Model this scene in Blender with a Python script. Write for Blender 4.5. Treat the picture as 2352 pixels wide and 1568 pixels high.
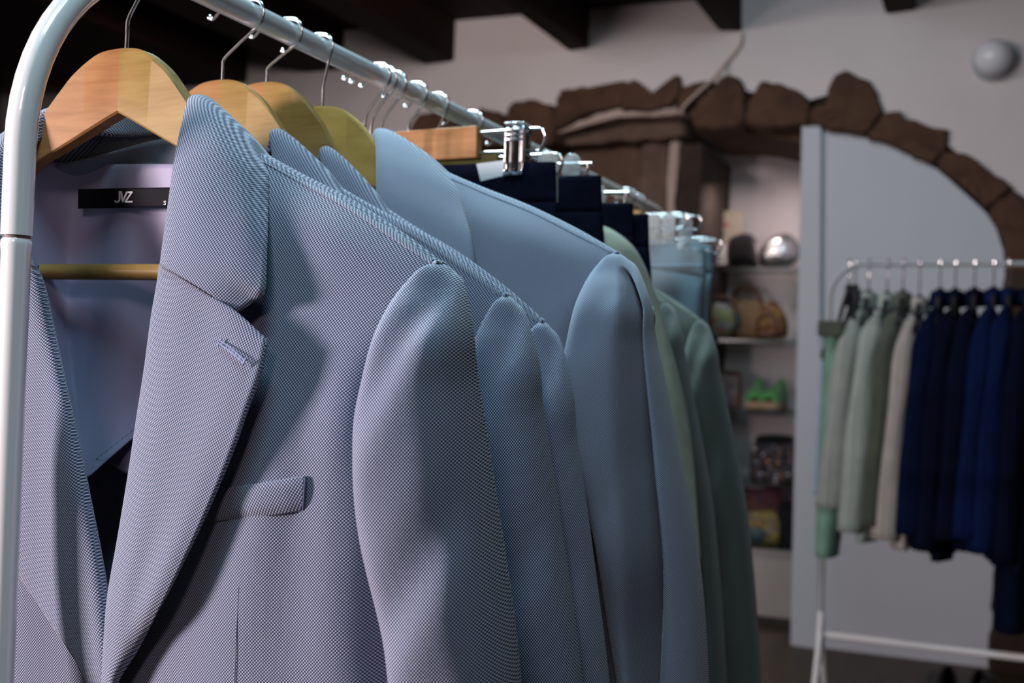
import bpy, bmesh, math, random
from mathutils import Vector, Matrix
random.seed(7)
S = bpy.context.scene
COL = S.collection
for o in list(bpy.data.objects): bpy.data.objects.remove(o)
V = Vector
# ------------------------------------------------------------------ camera
H = 1.10                                   # lens height above the shop floor
FPX = 2700.0                               # focal length in photo pixels
YAW, PITCH, ROLL = math.radians(22.5), .0152, .033
F0 = V((-math.sin(YAW), math.cos(YAW), 0)); R0 = V((math.cos(YAW), math.sin(YAW), 0)); U0 = V((0, 0, 1))
CF = math.cos(PITCH)*F0 + math.sin(PITCH)*U0; U1 = -math.sin(PITCH)*F0 + math.cos(PITCH)*U0
CR = math.cos(ROLL)*R0 + math.sin(ROLL)*U1; CU = -math.sin(ROLL)*R0 + math.cos(ROLL)*U1
cam = bpy.data.cameras.new('camera'); camo = bpy.data.objects.new('camera', cam); COL.objects.link(camo)
camo.matrix_world = Matrix(((CR.x, CU.x, -CF.x, 0), (CR.y, CU.y, -CF.y, 0), (CR.z, CU.z, -CF.z, H), (0, 0, 0, 1)))
cam.sensor_fit = 'HORIZONTAL'; cam.sensor_width = 23.5; cam.lens = FPX/2352*23.5
cam.dof.use_dof = True; cam.dof.focus_distance = .69; cam.dof.aperture_fstop = 5.6
cam.clip_start = .02
S.camera = camo
def at(px, py, Y):
    """point of the photo's pixel on the vertical plane at depth Y"""
    d = CF + (px-1176)/FPX*CR + (784-py)/FPX*CU
    d = d*(Y/d.y); return V((d.x, d.y, d.z+H))
def atX(px, py, X):
    d = CF + (px-1176)/FPX*CR + (784-py)/FPX*CU
    d = d*(X/d.x); return V((d.x, d.y, d.z+H))
# ------------------------------------------------------------------ world, lights, exposure
S.view_settings.view_transform = 'Standard'; S.view_settings.look = 'None'
S.view_settings.exposure = 0; S.view_settings.gamma = 1; S.view_settings.use_curve_mapping = False
w = bpy.data.worlds.new('world'); S.world = w; w.use_nodes = True
w.node_tree.nodes['Background'].inputs[0].default_value = (.55, .62, .75, 1)
w.node_tree.nodes['Background'].inputs[1].default_value = .03
def area(name, loc, target, size, power, col, sy=None):
    l = bpy.data.lights.new(name, 'AREA'); l.energy = power; l.color = col; l.size = size
    if sy: l.shape = 'RECTANGLE'; l.size_y = sy
    o = bpy.data.objects.new(name, l); COL.objects.link(o); o.location = loc
    o.rotation_euler = (V(target)-V(loc)).to_track_quat('-Z', 'Y').to_euler(); return o
area('shopfront_daylight', (-2.5, -1.42, H+.26), (-.4, .6, H-.15), .48, 37, (1, .84, .84), .7).data.spread = 1.5
area('ceiling_daylight', (-.25, .10, H+1.42), (-.35, .75, H), .5, 16, (.50, .86, 1.0))
area('warm_fill', (.25, -1.5, H+1.25), (-.2, .8, H-.1), .4, 9, (1, .82, .80))  # unseen warm fill, added behind the camera to lift the shadows
area('back_ceiling_daylight', (-1.0, 1.35, H+1.42), (-.5, .95, H), .5, 20, (.62, .90, 1.0)).data.spread = 1.7
area('wall_spot', (-2.0, 2.7, H+1.3), (-1.75, 4.9, H+.7), .35, 17, (1, .85, .82))
area('aisle_light', (-.62, 3.05, H+1.45), (-.5, 4.7, H+.5), .35, 8, (.76, .90, 1.0))
area('niche_spot', (-1.02, 5.02, H+.80), (-.98, 5.25, H-.6), .12, 1.7, (1, .80, .76)).data.specular_factor = .25

# ------------------------------------------------------------------ materials
def mat(name, col=(.5, .5, .5), rough=.6, metal=0, **kw):
    m = bpy.data.materials.new(name); m.use_nodes = True
    b = m.node_tree.nodes['Principled BSDF']
    b.inputs['Base Color'].default_value = (*col, 1); b.inputs['Roughness'].default_value = rough; b.inputs['Metallic'].default_value = metal
    for k, v in kw.items(): b.inputs[k.replace('_', ' ')].default_value = v
    return m
def NL(m):
    nt = m.node_tree; return nt, nt.nodes, nt.links, nt.nodes['Principled BSDF']
def mth(nt, op, a, b=None):
    n = nt.nodes.new('ShaderNodeMath'); n.operation = op
    for i, x in enumerate((a, b)):
        if x is None: continue
        if isinstance(x, (int, float)): n.inputs[i].default_value = x
        else: nt.links.new(x, n.inputs[i])
    return n.outputs[0]
def ramp(nt, fac, stops):
    n = nt.nodes.new('ShaderNodeValToRGB'); nt.links.new(fac, n.inputs[0])
    e = n.color_ramp.elements
    while len(e) < len(stops): e.new(.5)
    for k, (p, c) in enumerate(stops): e[k].position = p; e[k].color = (*c, 1)
    return n.outputs[0]
def bump(nt, h, strength, dist=.001):
    b = nt.nodes.new('ShaderNodeBump'); b.inputs['Strength'].default_value = strength; b.inputs['Distance'].default_value = dist
    nt.links.new(h, b.inputs['Height']); nt.links.new(b.outputs[0], nt.nodes['Principled BSDF'].inputs['Normal'])
def noise(nt, scale, detail=3, vec=None, rough=.5):
    n = nt.nodes.new('ShaderNodeTexNoise'); n.inputs['Scale'].default_value = scale; n.inputs['Detail'].default_value = detail; n.inputs['Roughness'].default_value = rough
    if vec is not None: nt.links.new(vec, n.inputs['Vector'])
    return n.outputs['Fac']
def objco(nt, sc=(1, 1, 1), kind='Object'):
    t = nt.nodes.new('ShaderNodeTexCoord'); mp = nt.nodes.new('ShaderNodeMapping'); mp.inputs['Scale'].default_value = sc
    nt.links.new(t.outputs[kind], mp.inputs['Vector']); return mp.outputs[0]
def weave(name, light, dark, pu=.0017, pv=.0019, rough=.85, bmp=.5, lo=.30, hi=.72, sheen=.25):
    """bird's-eye cloth: staggered pale dots on darker yarn, in metres of cloth"""
    m = mat(name, light, rough); nt, N, L, B = NL(m)
    uv = N.new('ShaderNodeUVMap'); sp = N.new('ShaderNodeSeparateXYZ'); L.new(uv.outputs[0], sp.inputs[0])
    cu = mth(nt, 'COSINE', mth(nt, 'MULTIPLY', sp.outputs[0], 2*math.pi/pu/1.0))
    cv = mth(nt, 'COSINE', mth(nt, 'MULTIPLY', sp.outputs[1], 2*math.pi/pv/1.0))
    f = mth(nt, 'ADD', mth(nt, 'MULTIPLY', mth(nt, 'MULTIPLY', cu, cv), .5), .5)
    c = ramp(nt, f, [(lo, dark), (hi, light)])
    L.new(c, B.inputs['Base Color']); bump(nt, f, bmp, .0006)
    B.inputs['Sheen Weight'].default_value = sheen; B.inputs['Sheen Roughness'].default_value = .5
    B.inputs['Specular IOR Level'].default_value = .2
    return m
def cloth(name, col, rough=.9, var=.12, sc=90, sheen=.15):
    m = mat(name, col, rough); nt, N, L, B = NL(m)
    n = noise(nt, sc, 4, objco(nt))
    L.new(ramp(nt, n, [(.3, tuple(c*(1-var) for c in col)), (.7, tuple(c*(1+var) for c in col))]), B.inputs['Base Color'])
    bump(nt, n, .25, .001); B.inputs['Specular IOR Level'].default_value = .2 if sheen else .06; B.inputs['Sheen Weight'].default_value = sheen
    return m
M = {}
M['blazer'] = weave('blue grey birdseye cloth', (.415, .445, .57), (.032, .042, .095), lo=.34, hi=.80, bmp=.7)
M['blazer_pale'] = weave('pale blue pique cloth', (.31, .335, .425), (.115, .135, .20), .0016, .0016, bmp=.35)
M['blazer_rib'] = weave('blue grey ribbed seam', (.33, .36, .455), (.13, .15, .21), .0024, .2, lo=.42, hi=.6)
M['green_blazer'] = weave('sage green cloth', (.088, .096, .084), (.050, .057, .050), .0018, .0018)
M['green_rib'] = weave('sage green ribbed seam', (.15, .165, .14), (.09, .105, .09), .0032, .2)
M['lining'] = mat('lilac satin lining', (.29, .27, .42), .6, 0, Sheen_Weight=.3)
nt, N, L, B = NL(M['lining']); bump(nt, noise(nt, 30, 2, objco(nt, (1, 1, .35))), .25, .004)
M['label_black'] = cloth('black woven label', (.008, .008, .012), .6, .2, 900)
M['label_black'].node_tree.nodes['Principled BSDF'].inputs['Specular IOR Level'].default_value = .05; M['label_black'].node_tree.nodes['Principled BSDF'].inputs['Sheen Weight'].default_value = 0
M['label_white'] = mat('white thread', (.75, .75, .78), .7)
M['thread'] = cloth('blue embroidery thread', (.26, .30, .47), .6, .2, 600)
M['seam'] = mat('seam thread', (.05, .065, .12), .9)
def wood(name, a, b, axis=(3, 30, 30), scale=6, rough=.5, coat=.03):
    m = mat(name, a, rough, 0, Coat_Weight=coat, Coat_Roughness=.25, Specular_IOR_Level=.12); nt, N, L, B = NL(m)
    n1 = noise(nt, scale, 5, objco(nt, axis), .6)
    n2 = noise(nt, 18, 2, objco(nt))
    c = ramp(nt, n1, [(.32, b), (.62, a)])
    mx = N.new('ShaderNodeMixRGB'); mx.blend_type = 'MULTIPLY'; mx.inputs[0].default_value = .5
    L.new(c, mx.inputs[1]); L.new(ramp(nt, n2, [(.28, (.55, .42, .30)), (.42, (1, 1, 1))]), mx.inputs[2]); L.new(mx.outputs[0], B.inputs['Base Color'])
    bump(nt, n1, .05, .0005)
    return m
M['wood'] = wood('varnished maple', (.32, .205, .068), (.25, .145, .042))
M['wood_knot'] = wood('varnished knotty maple', (.62, .42, .13), (.40, .23, .06), (2, 40, 9), 3)
M['wood_red'] = wood('varnished reddish wood', (.38, .185, .075), (.29, .13, .048))  # redder wood; paints the pinker light on the jacket hangers' left arms
M['beam'] = wood('dark stained beam', (.022, .010, .008), (.012, .005, .0045), (6, .6, 6), 3, .75, 0)
M['floor'] = wood('brown floor boards', (.060, .042, .024), (.036, .026, .016), (8, 1, 8), 2, .45, .1)
M['steel'] = mat('polished steel wire', (.80, .80, .82), .14, 1)
M['rack'] = mat('white enamelled tube', (.80, .81, .82), .25, 0, Coat_Weight=1, Coat_Roughness=.06)
M['joint'] = mat('brownish tube joint', (.16, .12, .11), .6)
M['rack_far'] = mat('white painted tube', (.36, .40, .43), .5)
M['clear'] = mat('clear plastic', (.92, .95, .97), .08, 0, Transmission_Weight=.85, IOR=1.46)
M['glass'] = mat('shelf glass', (.62, .74, .74), .12, 0, Transmission_Weight=1, IOR=1.2)
M['card'] = mat('white card', (.72, .74, .78), .7)
M['black_plastic'] = mat('black plastic', (.012, .013, .016), .4)
M['navy'] = cloth('navy suiting', (.0055, .0065, .017), .9, .3, 60, 0)
M['navy_rack'] = cloth('navy cotton', (.0022, .0058, .026), .95, .3, 14, 0)
M['navy_bright'] = cloth('bright navy cotton', (.003, .009, .044), .95, .25, 14, 0)
M['navy_dark'] = cloth('midnight navy cotton', (.0022, .0040, .015), .95, .3, 14, 0)
M['denim'] = weave('light blue denim', (.20, .265, .31), (.10, .155, .20), .004, .004, bmp=.3)
M['denim_stitch'] = mat('denim hem', (.20, .30, .40), .9)
M['tee'] = cloth('pale olive jersey', (.27, .275, .215), .9, .1, 60)
M['sage'] = cloth('pale sage linen', (.285, .345, .315), .9, .1, 18)
M['sage_grey'] = cloth('grey sage linen', (.27, .315, .295), .9, .1, 18)
M['olive'] = cloth('dark olive linen', (.075, .090, .070), .9, .15, 18)
M['beige'] = cloth('beige linen', (.36, .345, .32), .9, .1, 18)
M['mint'] = cloth('mint green cotton', (.155, .31, .235), .9, .12, 18)
M['pale_blue'] = cloth('pale blue cotton', (.33, .42, .55), .9, .1, 18)
M['black_cloth'] = cloth('black jersey', (.009, .009, .013), .9, .3, 30)
def plaster(name, col, var=.06):
    m = mat(name, col, .9); nt, N, L, B = NL(m)
    n = noise(nt, 2.2, 5, objco(nt))
    L.new(ramp(nt, n, [(.3, tuple(c*(1-var) for c in col)), (.7, tuple(c*(1+var) for c in col))]), B.inputs['Base Color'])
    bump(nt, noise(nt, 25, 4, objco(nt)), .15, .01); return m
M['wall'] = plaster('white limewashed plaster', (.62, .58, .58))
M['shop'] = plaster('dark shop lining', (.16, .14, .13))
M['panel'] = plaster('smooth white panel', (.52, .57, .63), .02)
M['niche'] = plaster('white niche plaster', (.60, .54, .545), .03)
def stone(name, a, b, c):
    m = mat(name, a, .95); nt, N, L, B = NL(m)
    n = noise(nt, 9, 6, objco(nt), .65)
    L.new(ramp(nt, n, [(.25, c), (.5, a), (.78, b)]), B.inputs['Base Color'])
    bump(nt, noise(nt, 24, 6, objco(nt), .7), .9, .02); return m
M['stone'] = stone('brown sandstone', (.090, .045, .026), (.125, .068, .042), (.05, .025, .015))
M['stone_pale'] = stone('grey brown sandstone', (.15, .095, .070), (.22, .15, .12), (.09, .055, .038))
M['stone_red'] = stone('red brown sandstone', (.13, .075, .050), (.17, .10, .07), (.09, .05, .032))
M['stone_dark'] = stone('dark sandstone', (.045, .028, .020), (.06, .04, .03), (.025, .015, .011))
M['mortar'] = plaster('pale mortar', (.46, .36, .31))
# ------------------------------------------------------------------ object helpers
def link(o, parent=None):
    COL.objects.link(o)
    if parent: o.parent = parent
    return o
def tag(o, label=None, cat=None, group=None, kind=None):
    if label: o['label'] = label
    if cat: o['category'] = cat
    if group: o['group'] = group
    if kind: o['kind'] = kind
    return o
def empty(name, loc=(0, 0, 0), rz=0, scale=(1, 1, 1)):
    o = bpy.data.objects.new(name, None); o.empty_display_size = .05; o.location = loc; o.rotation_euler = (0, 0, rz); o.scale = scale
    return link(o)
def meshobj(name, verts, faces, m, parent=None, uvs=None, smooth=True, solid=0, sub=0, bev=0, loc=None, offset=0):
    me = bpy.data.meshes.new(name); me.from_pydata([tuple(v) for v in verts], [], faces); me.materials.append(m)
    if uvs is not None:
        ul = me.uv_layers.new(name='UVMap')
        for lp in me.loops: ul.data[lp.index].uv = uvs[lp.vertex_index]
    if smooth: me.polygons.foreach_set('use_smooth', [True]*len(me.polygons))
    me.update()
    o = bpy.data.objects.new(name, me); link(o, parent)
    if loc is not None: o.location = loc
    if bev:
        b = o.modifiers.new('bevel', 'BEVEL'); b.width = bev; b.segments = 2; b.limit_method = 'ANGLE'; b.angle_limit = .6
    if sub:
        s_ = o.modifiers.new('sub', 'SUBSURF'); s_.levels = sub; s_.render_levels = sub
    if solid:
        s = o.modifiers.new('solid', 'SOLIDIFY'); s.thickness = solid; s.offset = offset
    return o
class MB:
    """collects simple solids and links them as ONE mesh"""
    def __init__(s): s.v = []; s.f = []
    def add(s, vs, fs):
        n = len(s.v); s.v += [V(v) for v in vs]; s.f += [tuple(i+n for i in f) for f in fs]; return s
    def box(s, a, b):
        (x0, y0, z0), (x1, y1, z1) = a, b
        return s.add([(x0, y0, z0), (x1, y0, z0), (x1, y1, z0), (x0, y1, z0), (x0, y0, z1), (x1, y0, z1), (x1, y1, z1), (x0, y1, z1)],
                     [(3, 2, 1, 0), (4, 5, 6, 7), (0, 1, 5, 4), (1, 2, 6, 5), (2, 3, 7, 6), (3, 0, 4, 7)])
    def tube(s, pts, r, n=10, closed=False):
        pts = [V(p) for p in pts]; k = len(pts); rr = r if isinstance(r, (list, tuple)) else [r]*k
        ref = None; rings = []
        for i, p in enumerate(pts):
            if closed: t = pts[(i+1) % k]-pts[i-1]
            else: t = pts[min(i+1, k-1)]-pts[max(i-1, 0)]
            t.normalize()
            if ref is None:
                ref = t.orthogonal().normalized()
            ref = (ref-t*ref.dot(t)).normalized(); bi = t.cross(ref)
            rings.append([p+(ref*math.cos(2*math.pi*j/n)+bi*math.sin(2*math.pi*j/n))*rr[i] for j in range(n)])
        vs = [v for rg in rings for v in rg]; fs = []
        for i in range(k if closed else k-1):
            for j in range(n):
                a, b = i*n+j, i*n+(j+1) % n; c, d = ((i+1) % k)*n+(j+1) % n, ((i+1) % k)*n+j
                fs.append((a, b, c, d))
        if not closed: fs += [tuple(reversed(range(n))), tuple(range((k-1)*n, k*n))]
        return s.add(vs, fs)
    def ball(s, c, r, nu=14, nv=9):
        if isinstance(r, (int, float)): r = (r, r, r)
        vs = []; fs = []
        for i in range(nv+1):
            ph = math.pi*i/nv
            for j in range(nu):
                th = 2*math.pi*j/nu
                vs.append((c[0]+r[0]*math.sin(ph)*math.cos(th), c[1]+r[1]*math.sin(ph)*math.sin(th), c[2]+r[2]*math.cos(ph)))
        for i in range(nv):
            for j in range(nu): fs.append((i*nu+j, (i+1)*nu+j, (i+1)*nu+(j+1) % nu, i*nu+(j+1) % nu))
        return s.add(vs, fs)
    def prism(s, poly, d0, d1):
        """poly: 3-D outline points; pushed by vectors d0 and d1"""
        n = len(poly); vs = [V(p)+V(d0) for p in poly]+[V(p)+V(d1) for p in poly]
        fs = [tuple(range(n)), tuple(reversed(range(n, 2*n)))]+[(i, i+n, (i+1) % n+n, (i+1) % n) for i in range(n)]
        return s.add(vs, fs)
    def build(s, name, m, parent=None, smooth=True, bev=0, sub=0, solid=0):
        o = meshobj(name, s.v, s.f, m, parent, None, smooth, solid, sub, bev)
        bm = bmesh.new(); bm.from_mesh(o.data); bmesh.ops.recalc_face_normals(bm, faces=bm.faces)
        if smooth:
            for e in bm.edges:
                if len(e.link_faces) == 2 and e.calc_face_angle(0) > .7: e.smooth = False
        bm.to_mesh(o.data); bm.free(); return o
def cr(p0, p1, p2, p3, t):
    return .5*((2*p1)+(p2-p0)*t+(2*p0-5*p1+4*p2-p3)*t*t+(3*p1-p0-3*p2+p3)*t*t*t)
def spline(pts, n, closed=False):
    pts = [V(p) for p in pts]; k = len(pts); out = []
    segs = k if closed else k-1
    cnt = n if closed else n+1
    for i in range(cnt):
        u = i/n*segs; j = min(int(u), segs-1); t = u-j
        if closed: a = [pts[(j+q) % k] for q in (-1, 0, 1, 2)]
        else:
            g = lambda q: pts[q] if 0 <= q < k else (2*pts[0]-pts[1] if q < 0 else 2*pts[-1]-pts[-2])
            a = [g(j-1), g(j), g(j+1), g(j+2)]
        out.append(cr(*a, t))
    return out
def loft(rows, nu, nv, closed=False):
    """rows of control points -> smooth grid, nv+1 rows of nu+1 (or nu when closed) points"""
    rs = [spline(r, nu, closed) for r in rows]; c = len(rs[0])
    cols = [spline([r[j] for r in rs], nv) for j in range(c)]
    return [[cols[j][i] for j in range(c)] for i in range(nv+1)]
def gridmesh(name, g, m, parent=None, closed=False, solid=0, fn=None, rot=False, caps=False, off=0, plan=None):
    nv = len(g); nu = len(g[0])
    if fn: g = [[fn(j/max(1, nu-1), i/max(1, nv-1), p) for j, p in enumerate(r)] for i, r in enumerate(g)]
    ncol = nu+1 if closed else nu
    vs = []; uv = []
    mid = nv//2
    vlen = [0.0]
    for i in range(1, nv): vlen.append(vlen[-1]+sum((g[i][j]-g[i-1][j]).length for j in range(0, nu, 3))/len(range(0, nu, 3)))
    for i in range(nv):
        L_ = [0.0]
        for j in range(1, ncol): L_.append(L_[-1]+(g[i][j % nu]-g[i][j-1]).length)
        for j in range(ncol):
            vs.append(g[i][j % nu]); uv.append((g[i][j % nu].dot(plan[0]), g[i][j % nu].dot(plan[1])) if plan else (L_[j]-L_[ncol//2], vlen[i]) if not rot else (vlen[i], L_[j]))
    fs = [(i*ncol+j, (i+1)*ncol+j, (i+1)*ncol+j+1, i*ncol+j+1) for i in range(nv-1) for j in range(ncol-1)]
    if caps: fs += [tuple(range(ncol-1)), tuple(reversed(range((nv-1)*ncol, nv*ncol-1)))]
    return meshobj(name, vs, fs, m, parent, uv, True, solid, offset=off)
def copy_tree(o, parent=None):
    c = o.copy(); COL.objects.link(c)
    if parent:
        c.parent = parent; c.matrix_parent_inverse = o.matrix_parent_inverse.copy()
    for ch in list(o.children): copy_tree(ch, c)
    return c
def setmat(o, m):
    for s in o.material_slots: s.link = 'OBJECT'; s.material = m
def walk(o):
    yield o
    for c in o.children: yield from walk(c)
def rbox(name, a, b, m, parent=None, bev=.004): return MB().box(a, b).build(name, m, parent, bev=bev)

# ------------------------------------------------------------------ room shell
YW = 4.77
def P(px, py, Y=YW): return at(px, py, Y)
def slab(name, poly, Y0, Y1, m, parent=None, bev=0, smooth=False):
    """outline in the photo's pixels on plane Y0, solid back to Y1"""
    pts = [at(x, y, Y0) for x, y in poly]
    return MB().prism(pts, (0, 0, 0), (0, Y1-Y0, 0)).build(name, m, parent, smooth=smooth, bev=bev)
tag(rbox('floor', (-5, -3.2, -.1), (3.2, 6.2, 0), M['floor'], bev=0), 'brown wooden shop floor', 'floor', kind='structure')
tag(rbox('ceiling', (-5, -3.2, H+1.52), (3.2, 6.2, H+1.62), M['beam'], bev=0), 'dark brown boarded ceiling', 'ceiling', kind='structure')
tag(rbox('wall_left', (-5.1, -3.2, 0), (-5, 6.2, H+1.6), M['shop'], bev=0), 'dark shop wall on the far side', 'wall', kind='structure')
# wall with the arch cut out: plaster strips built around the opening
def wallback():
    mb = MB()
    top = [(925, 330), (960, 275), (1090, 262), (1180, 262), (1290, 240), (1440, 215), (1600, 215), (1700, 205), (1840, 235), (1960, 200), (2020, 260), (2160, 320), (2280, 410), (2400, 560), (2430, 640)]
    pt = [P(x, y) for x, y in top]
    zt = H+1.56; x0, x1 = -5.0, 3.2
    seq = [V((x0, YW, pt[0].z))]+pt+[V((x1, YW, pt[-1].z))]
    for a, b in zip(seq, seq[1:]):
        q = [V((a.x, YW, a.z)), V((b.x, YW, b.z)), V((b.x, YW, zt)), V((a.x, YW, zt))]
        mb.prism(q, (0, 0, 0), (0, .3, 0))
    mb.box((x0, YW, 0), (pt[0].x, YW+.3, pt[0].z)); mb.box((pt[-1].x, YW, 0), (x1, YW+.3, pt[-1].z))
    return mb.build('wall_back', M['wall'], smooth=False)
tag(wallback(), 'whitewashed plaster wall above the stone arch', 'wall', kind='structure')
tag(rbox('wall_niche', (-1.62, 5.42, 0), (-.5, 5.5, H+1.3), M['niche'], bev=0), 'white back of the shelf niche', 'wall', kind='structure')
tag(rbox('wall_front', (-5.1, -3.3, 0), (3.3, -3.2, H+1.6), M['shop'], bev=0), 'dark shop wall behind the viewer', 'wall', kind='structure')
tag(rbox('wall_right', (3.2, -3.2, 0), (3.3, 6.2, H+1.6), M['shop'], bev=0), 'dark shop wall on the near side of the aisle', 'wall', kind='structure')
# stone arch: every voussoir an outline on the wall plane, pushed forward a little, with rough edges
ARCH = [
 [(925, 345), (935, 300), (958, 262), (1000, 250), (1060, 248), (1080, 270), (1075, 335), (1000, 345)],
 [(1078, 335), (1082, 262), (1105, 246), (1145, 256), (1158, 290), (1152, 335)],
 [(1156, 335), (1157, 268), (1172, 236), (1222, 228), (1268, 240), (1276, 290), (1262, 330)],
 [(1268, 300), (1272, 250), (1286, 208), (1350, 196), (1430, 182), (1446, 200), (1424, 243), (1340, 264)],
 [(1428, 250), (1424, 205), (1455, 178), (1478, 216), (1538, 202), (1556, 168), (1564, 205), (1548, 238), (1500, 252)],
 [(1552, 245), (1568, 198), (1618, 182), (1642, 190), (1590, 232), (1575, 252)],
 [(1580, 258), (1600, 235), (1645, 190), (1662, 172), (1698, 180), (1712, 215), (1704, 285), (1650, 300), (1592, 290)],
 [(1708, 285), (1716, 238), (1742, 186), (1800, 192), (1848, 215), (1862, 246), (1856, 285), (1780, 292)],
 [(1856, 285), (1862, 250), (1900, 232), (1902, 286)],
 [(1882, 288), (1888, 245), (1916, 166), (1962, 166), (2008, 196), (2030, 250), (2018, 272), (1988, 306), (1930, 302)],
 [(1992, 312), (2028, 262), (2064, 256), (2112, 282), (2180, 296), (2172, 342), (2148, 374), (2098, 356), (2046, 330)],
 [(2150, 378), (2176, 346), (2222, 356), (2290, 402), (2328, 432), (2268, 478), (2240, 450), (2194, 412)],
 [(2270, 484), (2324, 438), (2360, 462), (2420, 530), (2430, 640), (2316, 625), (2308, 570), (2292, 524)],
]
arch = empty('trim_arch', (P(1650, 250).x, YW, P(1650, 250).z)); arch.name = 'trim_1'
tag(arch, 'rough brown sandstone arch set in the white wall', 'arch', kind='structure')
def rough_prism(mb, poly, Y0, Y1, jit=.006):
    pts = []
    n = len(poly)
    cl = spline([V((x, y, 0)) for x, y in poly], n*4, True)
    sharp = [V((poly[i//4][0]+(poly[(i//4+1) % n][0]-poly[i//4][0])*(i % 4)/4, poly[i//4][1]+(poly[(i//4+1) % n][1]-poly[i//4][1])*(i % 4)/4, 0)) for i in range(n*4)]
    pts = [at((a.x+b.x)/2, (a.y+b.y)/2, Y0)+V((random.uniform(-jit, jit), 0, random.uniform(-jit, jit))) for a, b in zip(cl, sharp)]
    c = sum(pts, V())/len(pts); k = len(pts)
    rings = [[p+V((0, Y1-Y0, 0)) for p in pts], [p+V((0, .018, 0)) for p in pts], [c+(p-c)*.90+V((0, random.uniform(-.003, .006), 0)) for p in pts],
             [c+(p-c)*.5+V((0, random.uniform(-.008, .004), 0)) for p in pts]]
    vs = [v for r in rings for v in r]+[c+V((0, -.004, 0))]; fs = []
    for i in range(3):
        for j in range(k): fs.append((i*k+j, i*k+(j+1) % k, (i+1)*k+(j+1) % k, (i+1)*k+j))
    for j in range(k): fs.append((3*k+j, 3*k+(j+1) % k, 4*k))
    mb.add(vs, fs)
inv = Matrix.Translation(-arch.location)
def under(o, parent):
    o.parent = parent; o.matrix_parent_inverse = Matrix.Translation(-parent.location); return o
for poly in ARCH:
    mb = MB(); rough_prism(mb, poly, YW-.035, YW+.34); under(mb.build('stone', M['stone']), arch)
# masonry pier below the springing, on the far side of the white panel
pier = MB()
ys = [625, 800, 960, 1130, 1290, 1430, 1560, 1600]
for a, b in zip(ys, ys[1:]): rough_prism(pier, [(2312-(a-625)*.036, a+3), (2440, a+3), (2440, b-3), (2312-(b-625)*.036, b-3)], YW-.03, YW+.3)
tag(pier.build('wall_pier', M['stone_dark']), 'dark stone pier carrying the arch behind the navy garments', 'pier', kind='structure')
# blocked old doorway inside the arch: lintel, jamb and slabs
door = empty('trim_2', (P(1420, 400, 4.9).x, 4.9, 0)); tag(door, 'blocked stone doorway with a lintel under the arch', 'doorway', kind='structure')
mb = MB(); rough_prism(mb, [(1240, 330), (1252, 302), (1330, 284), (1420, 268), (1430, 320), (1330, 335)], 4.86, 5.1); rough_prism(mb, [(1424, 322), (1422, 268), (1560, 262), (1572, 312), (1500, 322)], 4.86, 5.1)
under(mb.build('lintel', M['stone_pale']), door)
mb = MB(); rough_prism(mb, [(1040, 340), (1470, 328), (1468, 700), (1040, 700)], 4.95, 5.1, .002); rough_prism(mb, [(1040, 704), (1468, 704), (1462, 1500), (1040, 1500)], 4.95, 5.1, .002)
under(mb.build('slab', M['stone_red']), door)
mb = MB(); rough_prism(mb, [(1472, 328), (1534, 326), (1528, 700), (1470, 700)], 4.92, 5.1, .002); rough_prism(mb, [(1470, 704), (1528, 704), (1520, 1500), (1464, 1500)], 4.92, 5.1, .002)
under(mb.build('jamb', M['stone_pale']), door)
mb = MB(); rough_prism(mb, [(1535, 322), (1562, 316), (1552, 400), (1550, 520), (1546, 700), (1530, 700)], 4.91, 5.1, .004)
under(mb.build('mortar', M['mortar']), door)
mb = MB(); rough_prism(mb, [(1236, 314), (1300, 289), (1345, 270), (1412, 244), (1440, 250), (1500, 250), (1556, 238), (1580, 254), (1562, 264), (1500, 266), (1430, 268), (1345, 284), (1300, 299)], 4.772, 5.0, .004)
under(mb.build('mortar', M['mortar']), door)
# dark reveal between doorway and niche
def quadbox(name, px0, px1, Y0, Y1, z0, z1, m):
    x0 = at(px0, 600, Y0).x; x1 = at(px1, 600, Y0).x
    return rbox(name, (x0, Y0, z0), (x1, Y1, z1), m, bev=0)
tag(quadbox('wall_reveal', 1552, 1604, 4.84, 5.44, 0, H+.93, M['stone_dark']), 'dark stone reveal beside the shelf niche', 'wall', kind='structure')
mb = MB(); rough_prism(mb, [(1592, 282), (1650, 290), (1704, 280), (1780, 290), (1850, 280), (1850, 330), (1760, 312), (1690, 305), (1600, 305)], 4.86, 5.46, .003)
tag(mb.build('trim_3', M['stone']), 'brown stone soffit over the shelf niche', 'soffit', kind='structure')
# white partition filling the rest of the arch
pan = [(1886, 283), (1935, 303), (1985, 316), (2022, 327), (2060, 343), (2100, 363), (2148, 386), (2180, 412), (2220, 448), (2264, 488), (2288, 525), (2304, 575), (2308, 612), (2306, 800), (2296, 1100), (2272, 1549), (1878, 1495)]
tag(slab('wall_panel', pan, YW+.03, YW+.10, M['panel']), 'smooth white panel filling the arch behind the far rack', 'wall', kind='structure')
tag(slab('trim_4', [(1842, 268), (1886, 283), (1880, 1493), (1815, 1482)], YW, YW+.62, M['panel'], bev=.004), 'white upright post at the edge of the panel', 'post', kind='structure')
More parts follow.
